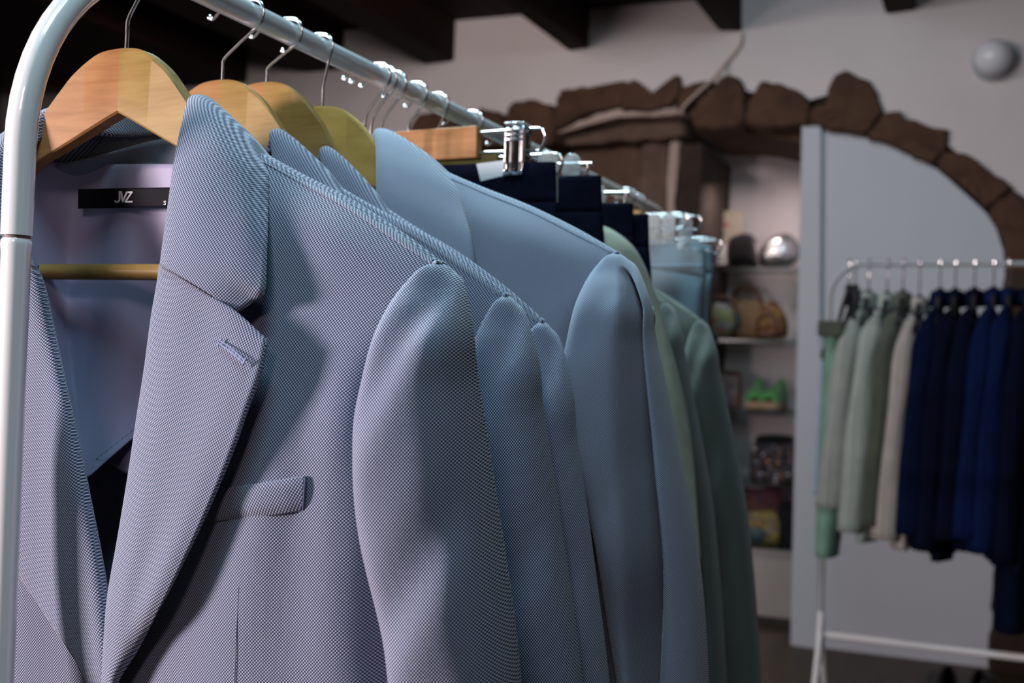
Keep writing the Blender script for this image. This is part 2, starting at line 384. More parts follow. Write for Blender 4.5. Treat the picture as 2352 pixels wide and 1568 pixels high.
# beams
def beam(name, label, pxl, pxr, pyb, n):
    x0, x1, zb = P(pxl, pyb).x, P(pxr, pyb).x, P(pxr, pyb).z
    rows = []
    for k in range(13):
        y = -3.1+(YW+3.1)*k/12; j = lambda: random.uniform(-.006, .006)
        rows.append([V((x0+j(), y, zb+j())), V((x1+j(), y, zb+j())), V((x1+j(), y, H+1.53)), V((x0+j(), y, H+1.53))])
    mb = MB(); vs = [p for r in rows for p in r]; fs = [(i*4+j, i*4+(j+1) % 4, i*4+4+(j+1) % 4, i*4+4+j) for i in range(12) for j in range(4)]+[(0, 1, 2, 3), (48, 49, 50, 51)]
    mb.add(vs, fs); tag(mb.build(name, M['beam'], smooth=False, bev=.012), label, 'beam', kind='structure')
beam('trim_5', 'broad dark ceiling beam over the near end of the rail', 190, 570, 189, 0)
beam('trim_6', 'dark ceiling beam just above the clothes rail', 705, 790, 160, 1)
beam('trim_7', 'dark ceiling beam over the row of bare hooks', 975, 1043, 141, 2)
beam('trim_8', 'dark ceiling beam left of the pale cable', 1303, 1352, 112, 3)
beam('trim_9', 'dark ceiling beam at the top of the pale cable', 1650, 1704, 70, 4)
beam('trim_10', 'short seen dark ceiling beam nearest the round wall lamp', 2030, 2104, 25, 5)
# cable and round wall lamp
pts = [P(1705, 76, YW-.01), P(1700, 105, YW-.012), P(1672, 140, YW-.015), P(1652, 165, YW-.05), P(1628, 190, YW-.055), P(1600, 215, YW-.055), P(1570, 245, YW-.045), P(1566, 262, YW-.03)]
tag(MB().tube(spline(pts, 40), .007, 8).build('cable', M['mortar']), 'pale cable running from the beam down over the arch stones', 'cable')
lc = P(2281, 142, YW)
lamp = empty('wall_lamp', lc); tag(lamp, 'round white globe lamp high on the wall', 'lamp')
mb = MB(); mb.tube([V((0, 0, 0)), V((0, -.035, 0)), V((0, -.05, 0))], [.075, .075, .06], 28); mb.build('lamp_base', M['rack_far'], lamp)
mb = MB(); mb.ball((0, -.075, 0), (.066, .066, .066), 26, 16); mb.build('globe', mat('opal glass', (.72, .74, .78), .25), lamp)
# ------------------------------------------------------------------ near clothes rack
RX, RZ, RR = -.514, H+.2468, .0087
YP, YE, BR = .505, 1.95, .135
rack = empty('clothes_rack', (RX, (YP+YE)/2, 0)); tag(rack, 'white tubular clothes rack with a rounded corner holding the grey blazers', 'clothes rack')
def arc(y0, sgn, n=16): return [V((RX, y0+sgn*(BR-BR*math.cos(a)), RZ-BR+BR*math.sin(a))) for a in [math.pi/2*k/n for k in range(n+1)]]
zj = at(36, 541, YP).z
zj2 = zj-.0018
pp = [V((RX, YP, zj)), V((RX, YP, (zj+RZ-BR)/2))]+arc(YP, 1)
pp += [V((RX, YP+BR+(YE-YP-2*BR)*k/20, RZ)) for k in range(1, 20)]
pp += list(reversed(arc(YE, -1)))+[V((RX, YE, zj))]
under(MB().tube(pp, RR, 24).build('rail_frame', M['rack']), rack)
for y in (YP, YE):
    q = [V((RX, y, z)) for z in (.04, .5, zj2-.008, zj2-.0035, zj2-.001, zj2)]
    under(MB().tube(q, [.0081, .0081, .0081, .0086, .0084, .0078], 24).build('post', M['rack']), rack)
    under(MB().tube([V((RX, y, zj2-.003)), V((RX, y, zj+.004))], .0074, 20).build('collar_ring', M['joint']), rack)
    under(MB().tube([V((RX-.24, y, .03)), V((RX-.22, y, .045)), V((RX+.22, y, .045)), V((RX+.24, y, .03))], .0105, 14).build('foot_bar', M['rack']), rack)
    for dx in (-.235, .235): under(MB().tube([V((RX+dx, y, 0)), V((RX+dx, y, .034))], .013, 14).build('foot', M['rack']), rack)
for dx in (-.12, .12): under(MB().tube([V((RX+dx, YP, .055)), V((RX+dx, YE, .055))], .008, 14).build('shelf_bar', M['rack']), rack)
# ------------------------------------------------------------------ hangers
def hook_path(rx, rz):
    """wire from the hanger's crown (0,0) round the rail whose centre is at (rx, rz)"""
    e = V((rx+.0095, 0, rz-.0075))
    p = [V((0, 0, -.008)), V((.0002, 0, e.z*.22)), V((e.x*.03, 0, e.z*.40)), V((e.x*.32, 0, e.z*.60)), V((e.x*.72, 0, e.z*.84)), e,
         V((rx+.0116, 0, rz+.001)), V((rx+.0085, 0, rz+.0085)), V((rx, 0, rz+.0112)), V((rx-.012, 0, rz+.0105)), V((rx-.024, 0, rz+.0065)), V((rx-.0325, 0, rz-.0005)), V((rx-.0362, 0, rz+.0005))]
    return p
def hook_mb(rx, rz, r=.00135, ball=True):
    mb = MB(); p = spline(hook_path(rx, rz), 70); mb.tube(p, r, 10)
    if ball: mb.ball(p[-1], .0021)
    return mb
TOP = [(0, 0), (.010, -.0008), (.0185, -.0030), (.0275, -.0082), (.0375, -.0158), (.045, -.0238), (.053, -.0332), (.060, -.0420), (.075, -.0595), (.10, -.0830), (.14, -.108), (.175, -.127), (.195, -.138), (.203, -.144)]
BOT = [(0, -.0415), (.010, -.0462), (.0185, -.0505), (.0275, -.0550), (.0375, -.0600), (.045, -.0636), (.053, -.0674), (.060, -.0710), (.075, -.0800), (.10, -.0990), (.14, -.124), (.175, -.143), (.195, -.152), (.203, -.151)]
TOP = [(p.x, p.y) for p in spline([V((x, z, 0)) for x, z in TOP], 52)]
BOT = [(p.x, p.y) for p in spline([V((x, z, 0)) for x, z in BOT], 52)]
def hanger_arm(side, m, parent, drop=0):
    vs = []; fs = []; t = .0062
    for (x, zt), (_, zb) in zip(TOP, BOT):
        yo = -.07*min(x, .06)+.10*max(0, x-.06)
        th = t*(1-.45*(x/.22))
        c = (zt+zb)/2-drop*max(0, x-.055); h = (zt-zb)/2
        for (dy, fz) in ((-1, .90), (-.72, 1), (.72, 1), (1, .90), (1, -.94), (.8, -1), (-.8, -1), (-1, -.94)):
            vs.append((side*x, yo+dy*th, c+h*fz))
    n = 8
    for i in range(len(TOP)-1):
        for j in range(n): fs.append((i*n+j, i*n+(j+1) % n, (i+1)*n+(j+1) % n, (i+1)*n+j))
    fs += [tuple(range(n)), tuple(range((len(TOP)-1)*n, len(TOP)*n))]
    mb = MB(); mb.add(vs, fs); return mb.build('arm', m, parent)
def make_hanger(name, c, woods, Y, label, sc=(1, 1, 1), rz=0, bar=True, drop=0):
    r = empty(name, c, rz, sc)
    tag(r, label, 'hanger', 'wooden jacket hangers on the near rack')
    hanger_arm(-1, woods[0], r, drop); hanger_arm(1, woods[1], r, drop)
    zc = -.1425-drop*.125
    if bar: MB().tube([V((-.184, .006, zc)), V((.184, .006, zc))], .0052, 14).build('crossbar', M['wood'], r)
    hook_mb((RX-c.x)/sc[0], (RZ-c.z)/sc[2]).build('hook', M['steel'], r)
    return r
C1 = at(290, 115, .599)
HANG = [(.599, (290, 115), ('wood_red', 'wood'), 'blond wooden hanger bare at the front, inside the blazer with the black label'),
        (.7036, (510, 185), ('wood_red', 'wood'), 'wooden hanger directly behind the frontmost one'),
        (.7548, (612, 190), ('wood_red', 'wood'), 'pale wooden hanger third along the rail, above the second folded collar'),
        (.8141, (740, 245), ('wood_knot', 'wood_knot'), 'yellow knotty wooden hanger, the fourth, with dark ring grain')]
for Y, q, wd, lab in HANG:
    make_hanger('wooden_hanger', at(q[0], q[1], Y+(.014 if .65 < Y < .8 else 0)), (M[wd[0]], M[wd[1]]), Y, lab, (1, 1 if Y < .65 else .6, 1), drop={.7036: .16, .7548: .42, .8141: .12}.get(Y, 0))

# ------------------------------------------------------------------ blazer
Y1 = .599
def L1(px, py, d):             # photo pixel -> point of the front blazer's own frame
    return at(px, py, Y1-d)-C1
def R_(rows): return [[L1(*q) if not isinstance(q, Vector) else q for q in r] for r in rows]
def wob(amp, fx, fz, ph=0):
    def f(u, v, p):
        a = amp*math.sin(math.pi*min(1, max(0, u)))**.7
        return p+V((0, -a*(math.sin(fx*p.x+1.3*math.sin(fz*p.z*.6)+ph)*.6+.4*math.sin(fz*p.z+fx*.5*p.x+ph)), 0))
    return f
FRONT = [
 [(556, 318, .0), (620, 360, .0), (700, 404, .0), (800, 455, .0), (912, 526, .0), (1004, 595, .0)],
 [(548, 345, .014), (618, 380, .012), (698, 425, .010), (796, 477, .010), (905, 549, .009), (990, 606, .006)],
 [(520, 450, .030), (600, 490, .032), (690, 530, .031), (775, 570, .030), (868, 620, .026), (938, 652, .020)],
 [(470, 610, .040), (570, 650, .042), (660, 685, .043), (740, 710, .041), (820, 735, .038), (882, 740, .032)],
 [(440, 800, .050), (540, 835, .053), (630, 860, .054), (710, 872, .051), (780, 872, .049), (838, 862, .041)],
 [(410, 990, .056), (510, 1010, .061), (610, 1022, .063), (695, 1018, .058), (765, 1000, .055), (821, 965, .046)],
 [(370, 1180, .060), (480, 1190, .066), (590, 1190, .068), (680, 1175, .061), (760, 1145, .057), (823, 1090, .048)],
 [(300, 1380, .061), (430, 1380, .067), (560, 1372, .069), (670, 1345, .062), (760, 1300, .057), (836, 1235, .047)],
 [(255, 1560, .060), (400, 1555, .066), (540, 1545, .068), (670, 1510, .061), (775, 1450, .055), (870, 1380, .040)],
 [(240, 1800, .056), (400, 1790, .063), (560, 1770, .066), (700, 1720, .058), (810, 1640, .050), (906, 1560, .032)],
 [(200, 2150, .052), (380, 2150, .060), (560, 2130, .062), (730, 2080, .054), (850, 2000, .045), (950, 1930, .024)],
 [(150, 2700, .048), (360, 2700, .056), (560, 2690, .058), (760, 2640, .050), (900, 2560, .036), (1010, 2480, .012)],
]
ff = R_(FRONT)
for i, r in enumerate(ff):      # side turns back behind the sleeve
    e = r[-1]; k = (0, .05, .25, .6, .9)[i] if i < 5 else 1
    r.append(e+V((.005*k, .012*k, -.004*(1-k)))); r.append(V((e.x+.004*k, e.y+.046*k+.001, e.z-.008*(1-k))))
ff[0][-2:] = [ff[0][-3]+V((.001, .002, -.001)), ff[0][-3]+V((.002, .004, -.002))]
def smoothpulse(x, a, b): return math.exp(-((x-a)/b)**2)
fg = loft(ff, 46, 84)
wv = wob(.0016, 62, 17)
def front_fn(u, v, p): return p.lerp(wv(u, v, p), min(1, max(0, v*7-.7)))
def mirror_front(p):
    x = p.x; sh_ = .062*min(1, max(0, (p.z+.205)/.12))*max(0, 1-max(0, x-.05)/.13)
    return V((-sh_+.09-x-(.5*(x-.05) if x > .05 else 0), p.y+.012, p.z))
blz = empty('blazer', C1)
PF = (V((1, 0, 0)), V((0, 0, 1))); PC = (V((.97, 0, .24)), V((-.24, 0, .97))); PL = (V((.98, 0, -.2)), V((.2, 0, .98))); PS = (V((.96, .28, .05)), V((-.05, 0, 1)))
tag(blz, 'blue grey birdseye blazer at the front of the rail with a black neck label', 'blazer', 'blue grey blazers on the near rack')
gridmesh('front_panel', fg, M['blazer'], blz, solid=.0014, fn=front_fn, plan=PF)
gridmesh('front_panel', [[mirror_front(p) for p in r] for r in fg], M['blazer'], blz, solid=.0014, plan=PF)
# shoulder seam strips
fs_ = fg[0:9]
strip = loft([[p+V((0, .010, -.0035)) for p in ff[0][:6]], [p+V((0, .002, .0002)) for p in ff[0][:6]], [(p*.6+q*.4)+V((0, -.0017, .0008)) for p, q in zip(ff[0][:6], ff[1][:6])], [q+V((0, -.0013, .0003)) for q in ff[1][:6]], [q+V((0, .0008, -.0006)) for q in ff[1][:6]]], 60, 10)
ss_ = gridmesh('shoulder_seam', strip, M['blazer_rib'], blz)
MB().tube(spline([q+V((0, -.0006, -.0008)) for q in ff[1][:6]], 60), .0005, 6).build('seam_stitching', M['seam'], ss_)
gridmesh('shoulder_seam', [[V((-p.x, p.y, p.z)) for p in r] for r in strip], M['blazer_rib'], blz)
# back panel
zb = [-.078, -.10, -.135, -.19, -.26, -.36, -.47, -.60]
def back_row(z, k):
    hw = [.09, .145, .222, .214, .206, .205, .214, .228][k]
    yb = [.044, .046, .046, .048, .050, .052, .052, .050][k]
    xs = [-1, -.93, -.7, -.35, 0, .35, .7, .93, 1]
    return [V((hw*x, (yb*(1-.75*abs(x)**4) if k > 0 else yb*(1-.5*x*x)), z if k > 0 else z-.012*abs(x))) for x in xs]
br_ = [[V((.105*x, .040-.03*abs(x), -.050-.027*abs(x))) for x in (-1, -.93, -.7, -.35, 0, .35, .7, .93, 1)]]
sh = [ff[0][1], ff[0][3], ff[0][5]]
bk = br_+[[V((h*x, y*(1-abs(x)**2.5), z-dz*abs(x))) for x in (-1, -.93, -.7, -.35, 0, .35, .7, .93, 1)] for (h, y, z, dz) in
     ((.150, .044, -.070, .030), (.190, .046, -.095, .024), (.208, .047, -.125, .018), (.214, .048, -.16, .0), (.214, .050, -.22, 0), (.207, .052, -.33, 0), (.215, .052, -.45, 0), (.232, .050, -.60, 0))]
bg = loft(bk, 40, 50)
gridmesh('back_panel', bg, M['blazer'], blz, solid=.0014, fn=wob(.002, 40, 11, 1))
# lapel (right-hand one seen whole)
LAP = [
 [(380, 612, .046), (372, 610, .060), (412, 634, .0665), (480, 676, .0685), (548, 718, .068), (613, 783, .067)],
 [(374, 655, .047), (366, 655, .062), (405, 680, .068), (475, 728, .069), (545, 772, .071), (612, 793, .069)],
 [(364, 735, .050), (352, 735, .064), (392, 762, .070), (462, 805, .072), (535, 842, .074), (596, 862, .073)],
 [(350, 850, .052), (337, 850, .066), (376, 872, .073), (446, 905, .075), (512, 925, .077), (568, 938, .076)],
 [(332, 970, .055), (319, 970, .069), (356, 990, .076), (420, 1012, .078), (482, 1024, .080), (535, 1032, .079)],
 [(313, 1100, .058), (300, 1100, .071), (334, 1116, .078), (390, 1132, .080), (446, 1140, .082), (488, 1146, .081)],
 [(290, 1240, .060), (276, 1240, .073), (308, 1252, .080), (354, 1262, .081), (398, 1266, .084), (432, 1268, .083)],
 [(266, 1370, .062), (252, 1370, .075), (280, 1380, .081), (314, 1386, .082), (346, 1388, .084), (372, 1388, .083)],
 [(254, 1470, .062), (243, 1470, .075), (262, 1478, .080), (284, 1482, .081), (304, 1484, .079), (318, 1484, .076)],
 [(247, 1560, .062), (238, 1562, .072), (246, 1566, .077), (254, 1568, .078), (262, 1570, .076), (268, 1572, .074)],
 [(240, 1680, .060), (234, 1682, .066), (237, 1684, .068), (241, 1686, .070), (246, 1690, .069), (250, 1690, .066)],
]
lg = loft(R_(LAP), 30, 70)
lap = gridmesh('lapel', lg, M['blazer'], blz, solid=.0032, fn=wob(.0008, 45, 30, 2), plan=PL)
LAPL = [
 [(-100, 770, .052), (-50, 690, .054), (10, 640, .056), (44, 606, .056), (64, 590, .050), (58, 588, .036)],
 [(-104, 830, .054), (-52, 760, .057), (18, 700, .060), (64, 655, .060), (95, 648, .054), (85, 648, .038)],
 [(-95, 900, .056), (-45, 850, .060), (40, 800, .063), (98, 765, .064), (121, 760, .057), (108, 760, .042)],
 [(-75, 1000, .058), (-20, 960, .063), (70, 920, .067), (130, 888, .067), (148, 884, .060), (136, 884, .045)],
 [(-45, 1120, .060), (15, 1095, .065), (100, 1060, .069), (158, 1032, .069), (180, 1028, .062), (166, 1028, .047)],
 [(0, 1235, .062), (60, 1220, .066), (135, 1195, .069), (186, 1172, .070), (208, 1168, .063), (194, 1168, .048)],
 [(60, 1340, .063), (110, 1335, .066), (170, 1320, .069), (213, 1300, .069), (233, 1296, .063), (220, 1296, .050)],
 [(125, 1435, .064), (160, 1434, .066), (200, 1430, .068), (232, 1422, .068), (250, 1418, .062), (238, 1418, .050)],
 [(188, 1535, .064), (206, 1540, .065), (226, 1545, .066), (244, 1545, .066), (256, 1545, .061), (246, 1545, .052)],
 [(222, 1620, .060), (232, 1625, .060), (242, 1630, .060), (252, 1632, .060), (262, 1632, .057), (256, 1632, .050)],
]
gridmesh('lapel', loft(R_(LAPL), 30, 70), M['blazer'], blz, solid=.0030, plan=PC)
# collar: fall from the fold line to the outer edge, round the neck
COLL = [
 [(386, 613, .047), (373, 610, .063), (412, 632, .069), (480, 674, .0695), (546, 717, .064)],
 [(393, 575, .045), (378, 570, .062), (425, 598, .068), (510, 648, .067), (584, 692, .060)],
 [(400, 525, .042), (385, 520, .058), (435, 545, .065), (535, 605, .064), (609, 665, .060)],
 [(410, 440, .035), (397, 432, .051), (455, 462, .057), (548, 515, .054), (613, 562, .049)],
 [(420, 370, .026), (409, 360, .041), (470, 392, .046), (555, 432, .040), (614, 470, .031)],
 [(436, 300, .012), (424, 288, .026), (486, 318, .030), (562, 362, .024), (618, 402, .014)],
 [(448, 245, -.004), (441, 226, .004), (492, 248, .007), (566, 306, .0), (621, 366, -.007)],
 [V((.046, .010, -.048)), V((.050, .015, -.0320)), V((.058, .018, -.0350)), V((.080, .020, -.0600)), V((.104, .018, -.085))],
 [V((.030, .032, -.048)), V((.034, .037, -.0310)), V((.040, .043, -.0340)), V((.056, .050, -.066)), V((.070, .050, -.100))],
 [V((0, .040, -.047)), V((0, .046, -.0300)), V((0, .054, -.0330)), V((0, .064, -.068)), V((0, .064, -.104))],
]
cl = R_(COLL)
full = cl[:-1]+[cl[-1]]+[[V((-p.x, p.y, p.z)) for p in r] for r in reversed(cl[:-1])]
# the far collar end sits lower and closer in, as it hangs
n_ = len(full)
for i in range(len(cl), n_):
    k = (i-len(cl)+1)/(n_-len(cl))
    full[i] = [V((p.x+.052*k**4, p.y+.006*k, p.z)) for p in full[i]]
cg = loft(full, 22, 120)
gridmesh('collar', cg, M['blazer'], blz, solid=.0030, fn=wob(.0006, 40, 45, 1), plan=PF)
# inner neck facing + satin lining hung inside the back
neck = [[V((x*.046, .036+.006*(1-x*x), -.036-.010*x*x)) for x in (-1, -.5, 0, .5, 1)], [V((x*.076, .034+.008*(1-x*x), -.066-.010*x*x)) for x in (-1, -.5, 0, .5, 1)],
        [V((x*.110, .030+.010*(1-x*x), -.098)) for x in (-1, -.5, 0, .5, 1)]]
gridmesh('neck_facing', loft(neck, 30, 16), M['blazer'], blz, off=0)
def lin(px, py, y): return at(px, py, Y1+y)-C1
def lrow(l): return [lin(*q) for q in l]
LIN = [
 [(20, 376, -.030), (80, 372, .004), (150, 374, .026), (215, 377, .034), (290, 377, .034), (370, 377, .033), (460, 377, .030)],
 [(10, 480, -.034), (76, 485, .000), (150, 488, .026), (205, 492, .032), (285, 495, .028), (370, 495, .033), (470, 490, .028)],
 [(8, 600, -.036), (80, 620, -.002), (150, 628, .024), (200, 632, .026), (285, 640, .025), (370, 640, .036), (470, 640, .028)],
 [(20, 720, -.038), (92, 750, -.004), (152, 768, .018), (195, 782, .020), (275, 790, .027), (370, 790, .036), (460, 790, .026)],
 [(50, 860, -.036), (120, 890, -.006), (165, 920, .012), (196, 935, .016), (262, 925, .026), (340, 900, .034), (440, 860, .026)],
 [(90, 990, -.034), (146, 1020, -.006), (178, 1044, .006), (202, 1052, .012), (248, 1018, .022), (310, 972, .029), (420, 900, .026)],
 [(130, 1080, -.030), (170, 1088, -.006), (192, 1092, .004), (206, 1093, .011), (246, 1058, .020), (314, 1000, .026), (420, 930, .026)],
]
gridmesh('lining', loft([lrow(r) for r in LIN], 50, 60), M['lining'], blz, solid=.0006)
LIN2 = [
 [(200, 900, .036), (260, 930, .036), (310, 960, .034), (400, 980, .034)],
 [(220, 1000, .037), (262, 1010, .036), (305, 1020, .033), (400, 1050, .034)],
 [(238, 1040, .037), (266, 1072, .035), (304, 1092, .031), (400, 1120, .033)],
]
gridmesh('lining', loft([lrow(r) for r in LIN2], 20, 20), M['lining'], blz, solid=.0006)
hem = [lin(*q)+V((0, -.0012, 0)) for q in [(198, 1072, .013), (215, 1060, .016), (246, 1037, .019), (282, 1008, .0225), (312, 985, .025), (340, 962, .026)]]
hp = spline(hem, 60); mbh = MB()
for i in range(0, 58, 2): mbh.tube([hp[i]+V((0, 0, (.0004 if (i//2) % 2 else -.0004))), hp[i+1]+V((0, 0, (-.0004 if (i//2) % 2 else .0004)))], .00022, 5)
mbh.build('hem_stitching', M['seam'], blz)
# neck label with its lettering
lab = [[lin(x, y0+(4 if x < 200 else 0)*(1 if y0 > 450 else -1)*0+dy*(x-180)/210, .0235) for x in (180, 232, 284, 336, 400)] for y0, dy in ((434, -4), (444, -4), (456, -3), (468, -3), (479, -4))]
lb = gridmesh('brand_label', loft(lab, 20, 8), M['label_black'], blz, solid=.0006)
def ribbon(mb, pts, wpx, y=.0226):
    """flat lettering stroke through photo pixels"""
    for (a, b) in zip(pts, pts[1:]):
        ax, ay = a; bx, by = b; l = math.hypot(bx-ax, by-ay); nx, ny = -(by-ay)/l*wpx/2, (bx-ax)/l*wpx/2; ex, ey = (bx-ax)/l*wpx*.35, (by-ay)/l*wpx*.35
        q = [lin(ax-ex+nx, ay-ey+ny, y), lin(bx+ex+nx, by+ey+ny, y), lin(bx+ex-nx, by+ey-ny, y), lin(ax-ex-nx, ay-ey-ny, y)]
        mb.prism(q, (0, 0, 0), (0, .0002, 0))
mb = MB()
ribbon(mb, [(274.5, 440), (274.5, 458), (272.5, 462), (268, 464), (264, 462)], 3.6)
ribbon(mb, [(278, 440), (281.5, 463), (291, 441.5)], 3.4); ribbon(mb, [(291, 441.5), (303, 441), (287.5, 463.2), (303, 463)], 3.4)
mb.build('lettering', M['label_white'], lb, smooth=False)
mb = MB(); ribbon(mb, [(381, 462.5), (378.5, 461.5), (376.5, 462.8), (377.5, 465), (380, 466.3), (380.5, 468.5), (378.5, 470), (376, 469)], 1.5); mb.build('lettering', M['label_white'], lb, smooth=False)
# breast pocket welt
WELT = [[(452, 1128, .0660), (520, 1122, .0672), (590, 1112, .0672), (650, 1102, .0640), (702, 1093, .0596)],
        [(452, 1145, .0674), (520, 1140, .0686), (590, 1130, .0684), (650, 1121, .0652), (701, 1114, .0604)],
        [(448, 1178, .0676), (520, 1172, .0688), (590, 1164, .0685), (650, 1156, .0650), (699, 1150, .0602)],
        [(445, 1198, .0664), (520, 1194, .0672), (590, 1187, .0668), (650, 1178, .0636), (697, 1171, .0588)]]
pk = gridmesh('breast_pocket', loft(R_(WELT), 30, 12), M['blazer'], blz, solid=.003, plan=PC)
st = [L1(*q) for q in [(702, 1094, .0610), (700, 1120, .0620), (698, 1150, .0616), (696.5, 1171, .0602)]]
MB().tube(spline(st, 12), .0007, 6).build('bar_tack', M['seam'], pk)
# lapel buttonhole
bh = [L1(*q) for q in [(508, 786, .0742), (528, 800, .0752), (548, 816, .0760), (564, 832, .0764)]]
bp = spline(bh, 16); mb = MB()
for off in (-.0007, .0007): mb.tube([p+V((off*.6, -.0011, off)) for p in bp], .00042, 6)
mb.tube([bp[0]+V((-.0013, -.0012, -.002)), bp[0]+V((.0012, -.0012, .0022))], .0005, 6); mb.tube([bp[-1]+V((-.0013, -.0012, -.002)), bp[-1]+V((.0012, -.0012, .0022))], .0005, 6)
mb.build('buttonhole', M['thread'], lap)
# dart seam below the pocket
def surf(px, py):     # point of the front panel seen through this pixel
    best = min((p for r in fg for p in r), key=lambda p: abs(0)+((at(px, py, Y1+p.y)-C1)-p).length)
    return at(px, py, Y1+best.y-.0002)-C1
dl = [surf(x, y) for x, y in [(549, 1345), (546, 1400), (543, 1460), (541, 1520), (539, 1570), (536, 1700)]]
MB().tube(spline(dl, 24), .00022, 6).build('dart_seam', M['seam'], blz)
# sleeve
SLV = [  # armhole-side pixel, depth there; silhouette pixel; fullness to the front
 ((1009, 602, .004), (1012, 602), .0006), ((994, 608, .008), (1022, 607), .006), ((972, 622, .014), (1033, 621), .013), ((936, 656, .023), (1046, 650), .020), ((905, 702, .030), (1056, 705), .026),
 ((870, 770, .037), (1068, 780), .031), ((840, 862, .043), (1080, 875), .034), ((822, 962, .047), (1095, 968), .036), ((823, 1080, .049), (1113, 1080), .036),
 ((838, 1225, .048), (1135, 1225), .036), ((872, 1372, .044), (1158, 1380), .036), ((908, 1558, .040), (1180, 1565), .035), ((945, 1800, .028), (1196, 1800), .034),
 ((985, 2150, .026), (1205, 2150), .032), ((1010, 2500, .024), (1205, 2500), .030), ((1025, 2760, .024), (1200, 2760), .029)]
def sleeve_grid(nu=44, nv=110):
    rows = []
    for (lx, ly, ld), (rx, ry), full in SLV:
        q_ = min(1, max(0, (ly-640)/200)); lx += 22*q_; rx -= 12*q_
        A = L1(lx, ly, ld); B = at(rx, ry, Y1+.004-.032*min(1, max(0, (ry-600)/150)))-C1
        c = (A+B)/2; a = (B-A)/2
        r = []
        for k in range(16):
            th = math.pi-2*math.pi*k/16
            f_ = math.sin(th); s = full*(1 if f_ > 0 else 1.15)
            x = math.cos(th); x = math.copysign(abs(x)**.72, x); f_ = math.copysign(abs(f_)**.8, f_)
            r.append(c+a*x+V((0, -s*f_, -.004*f_ if ly > 640 else 0)))
        rows.append(r)
    return loft(rows, nu, nv, True)
sg = sleeve_grid()
def sleeve_fn(u, v, p, fold=False):
    th = math.pi-2*math.pi*u; fr = max(0, math.sin(th))**.6 if math.sin(th) > 0 else 0
    z = p.z; d = 0
    # soft diagonal drag lines from the sleeve head and at the elbow
    for (z0, x0, slope, wd, amp) in ((-.165, .243, .30, .010, .0100), (-.215, .232, .30, .012, -.0040), (-.285, .264, .42, .014, .0055), (-.345, .250, .45, .016, -.0040), (-.42, .262, .35, .018, .0045)):
        t = (p.x-x0)-slope*(z-z0)
        d += amp*math.exp(-(t/wd)**2)*math.exp(-((z-z0)/.075)**2)
    if fold:
        d *= .3
        f = (1+math.cos(th))/2*0+(1-math.cos(math.pi*0))/2
        s_ = (1+math.cos(th))/2           # 0 at the armhole side, 1 at the outside
        s0 = max(.40, .86-1.55*max(0, -.18-z)); d += .075*math.exp(-((s_-s0)/.085)**2)*min(1, max(0, (-.150-z)/.03))
    return p+V((0, d*fr, 0))
gridmesh('sleeve', sg, M['blazer'], blz, True, .0012, sleeve_fn, off=-1, plan=PS)
gridmesh('sleeve', [[V((-p.x, p.y, p.z)) for p in r] for r in sg], M['blazer'], blz, True, .0012)
# ---- the blazers behind: copies hung at their own places
def place_blazer(Y, seam, sx, sy, sz, label, cloth_=None, rib=None, group='blue grey blazers on the near rack', rz=0, tilt=0):
    o = copy_tree(blz); o['label'] = label; o['group'] = group
    s = at(seam[0], seam[1], Y)
    p = Matrix.Rotation(tilt, 3, 'Y') @ V((.229*sx, 0, -.135*sz))
    o.location = s-p; o.rotation_euler = (0, tilt, rz); o.scale = (sx, sy, sz)
    for ch in list(walk(o)):
        nm = ch.name.split('.')[0]
        if nm in ('brand_label', 'lettering', 'hem_stitching'):
            bpy.data.objects.remove(ch); continue
        if cloth_ and ch.type == 'MESH' and ch.material_slots:
            mm = ch.material_slots[0].material
            if mm == M['blazer']: setmat(ch, cloth_)
            elif mm == M['blazer_rib']: setmat(ch, rib)
    return o
place_blazer(.7036, (1160, 668), 1.05, .60, 1.10, 'blue grey birdseye blazer second on the rail, directly behind the frontmost')
place_blazer(.7548, (1243, 727), 1.03, .55, 1.20, 'blue grey blazer third on the rail, only its collar and narrow shoulder showing')
place_blazer(.8200, (1415, 574), 1.155, .95, .95, 'pale blue blazer fourth on the rail with a broad smooth shoulder', M['blazer_pale'], M['blazer_pale'])
pale = [o for o in bpy.data.objects if o.get('label', '').startswith('pale blue blazer fourth')][0]
for ch in list(pale.children):
    if ch.name.split('.')[0] == 'sleeve' and sum(v.co.x for v in ch.data.vertices) > 0: bpy.data.objects.remove(ch)
gridmesh('sleeve', sleeve_grid(120, 110), M['blazer_pale'], pale, True, .0012, lambda u, v, p: sleeve_fn(u, v, p, True), off=-1, plan=PS)
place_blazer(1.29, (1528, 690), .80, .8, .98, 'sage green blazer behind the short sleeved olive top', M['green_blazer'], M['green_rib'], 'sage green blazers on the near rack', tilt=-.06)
place_blazer(1.40, (1606, 728), .86, .8, 1.02, 'sage green blazer deepest on the near rail, below the jeans', M['green_blazer'], M['green_rib'], 'sage green blazers on the near rack', tilt=-.06)
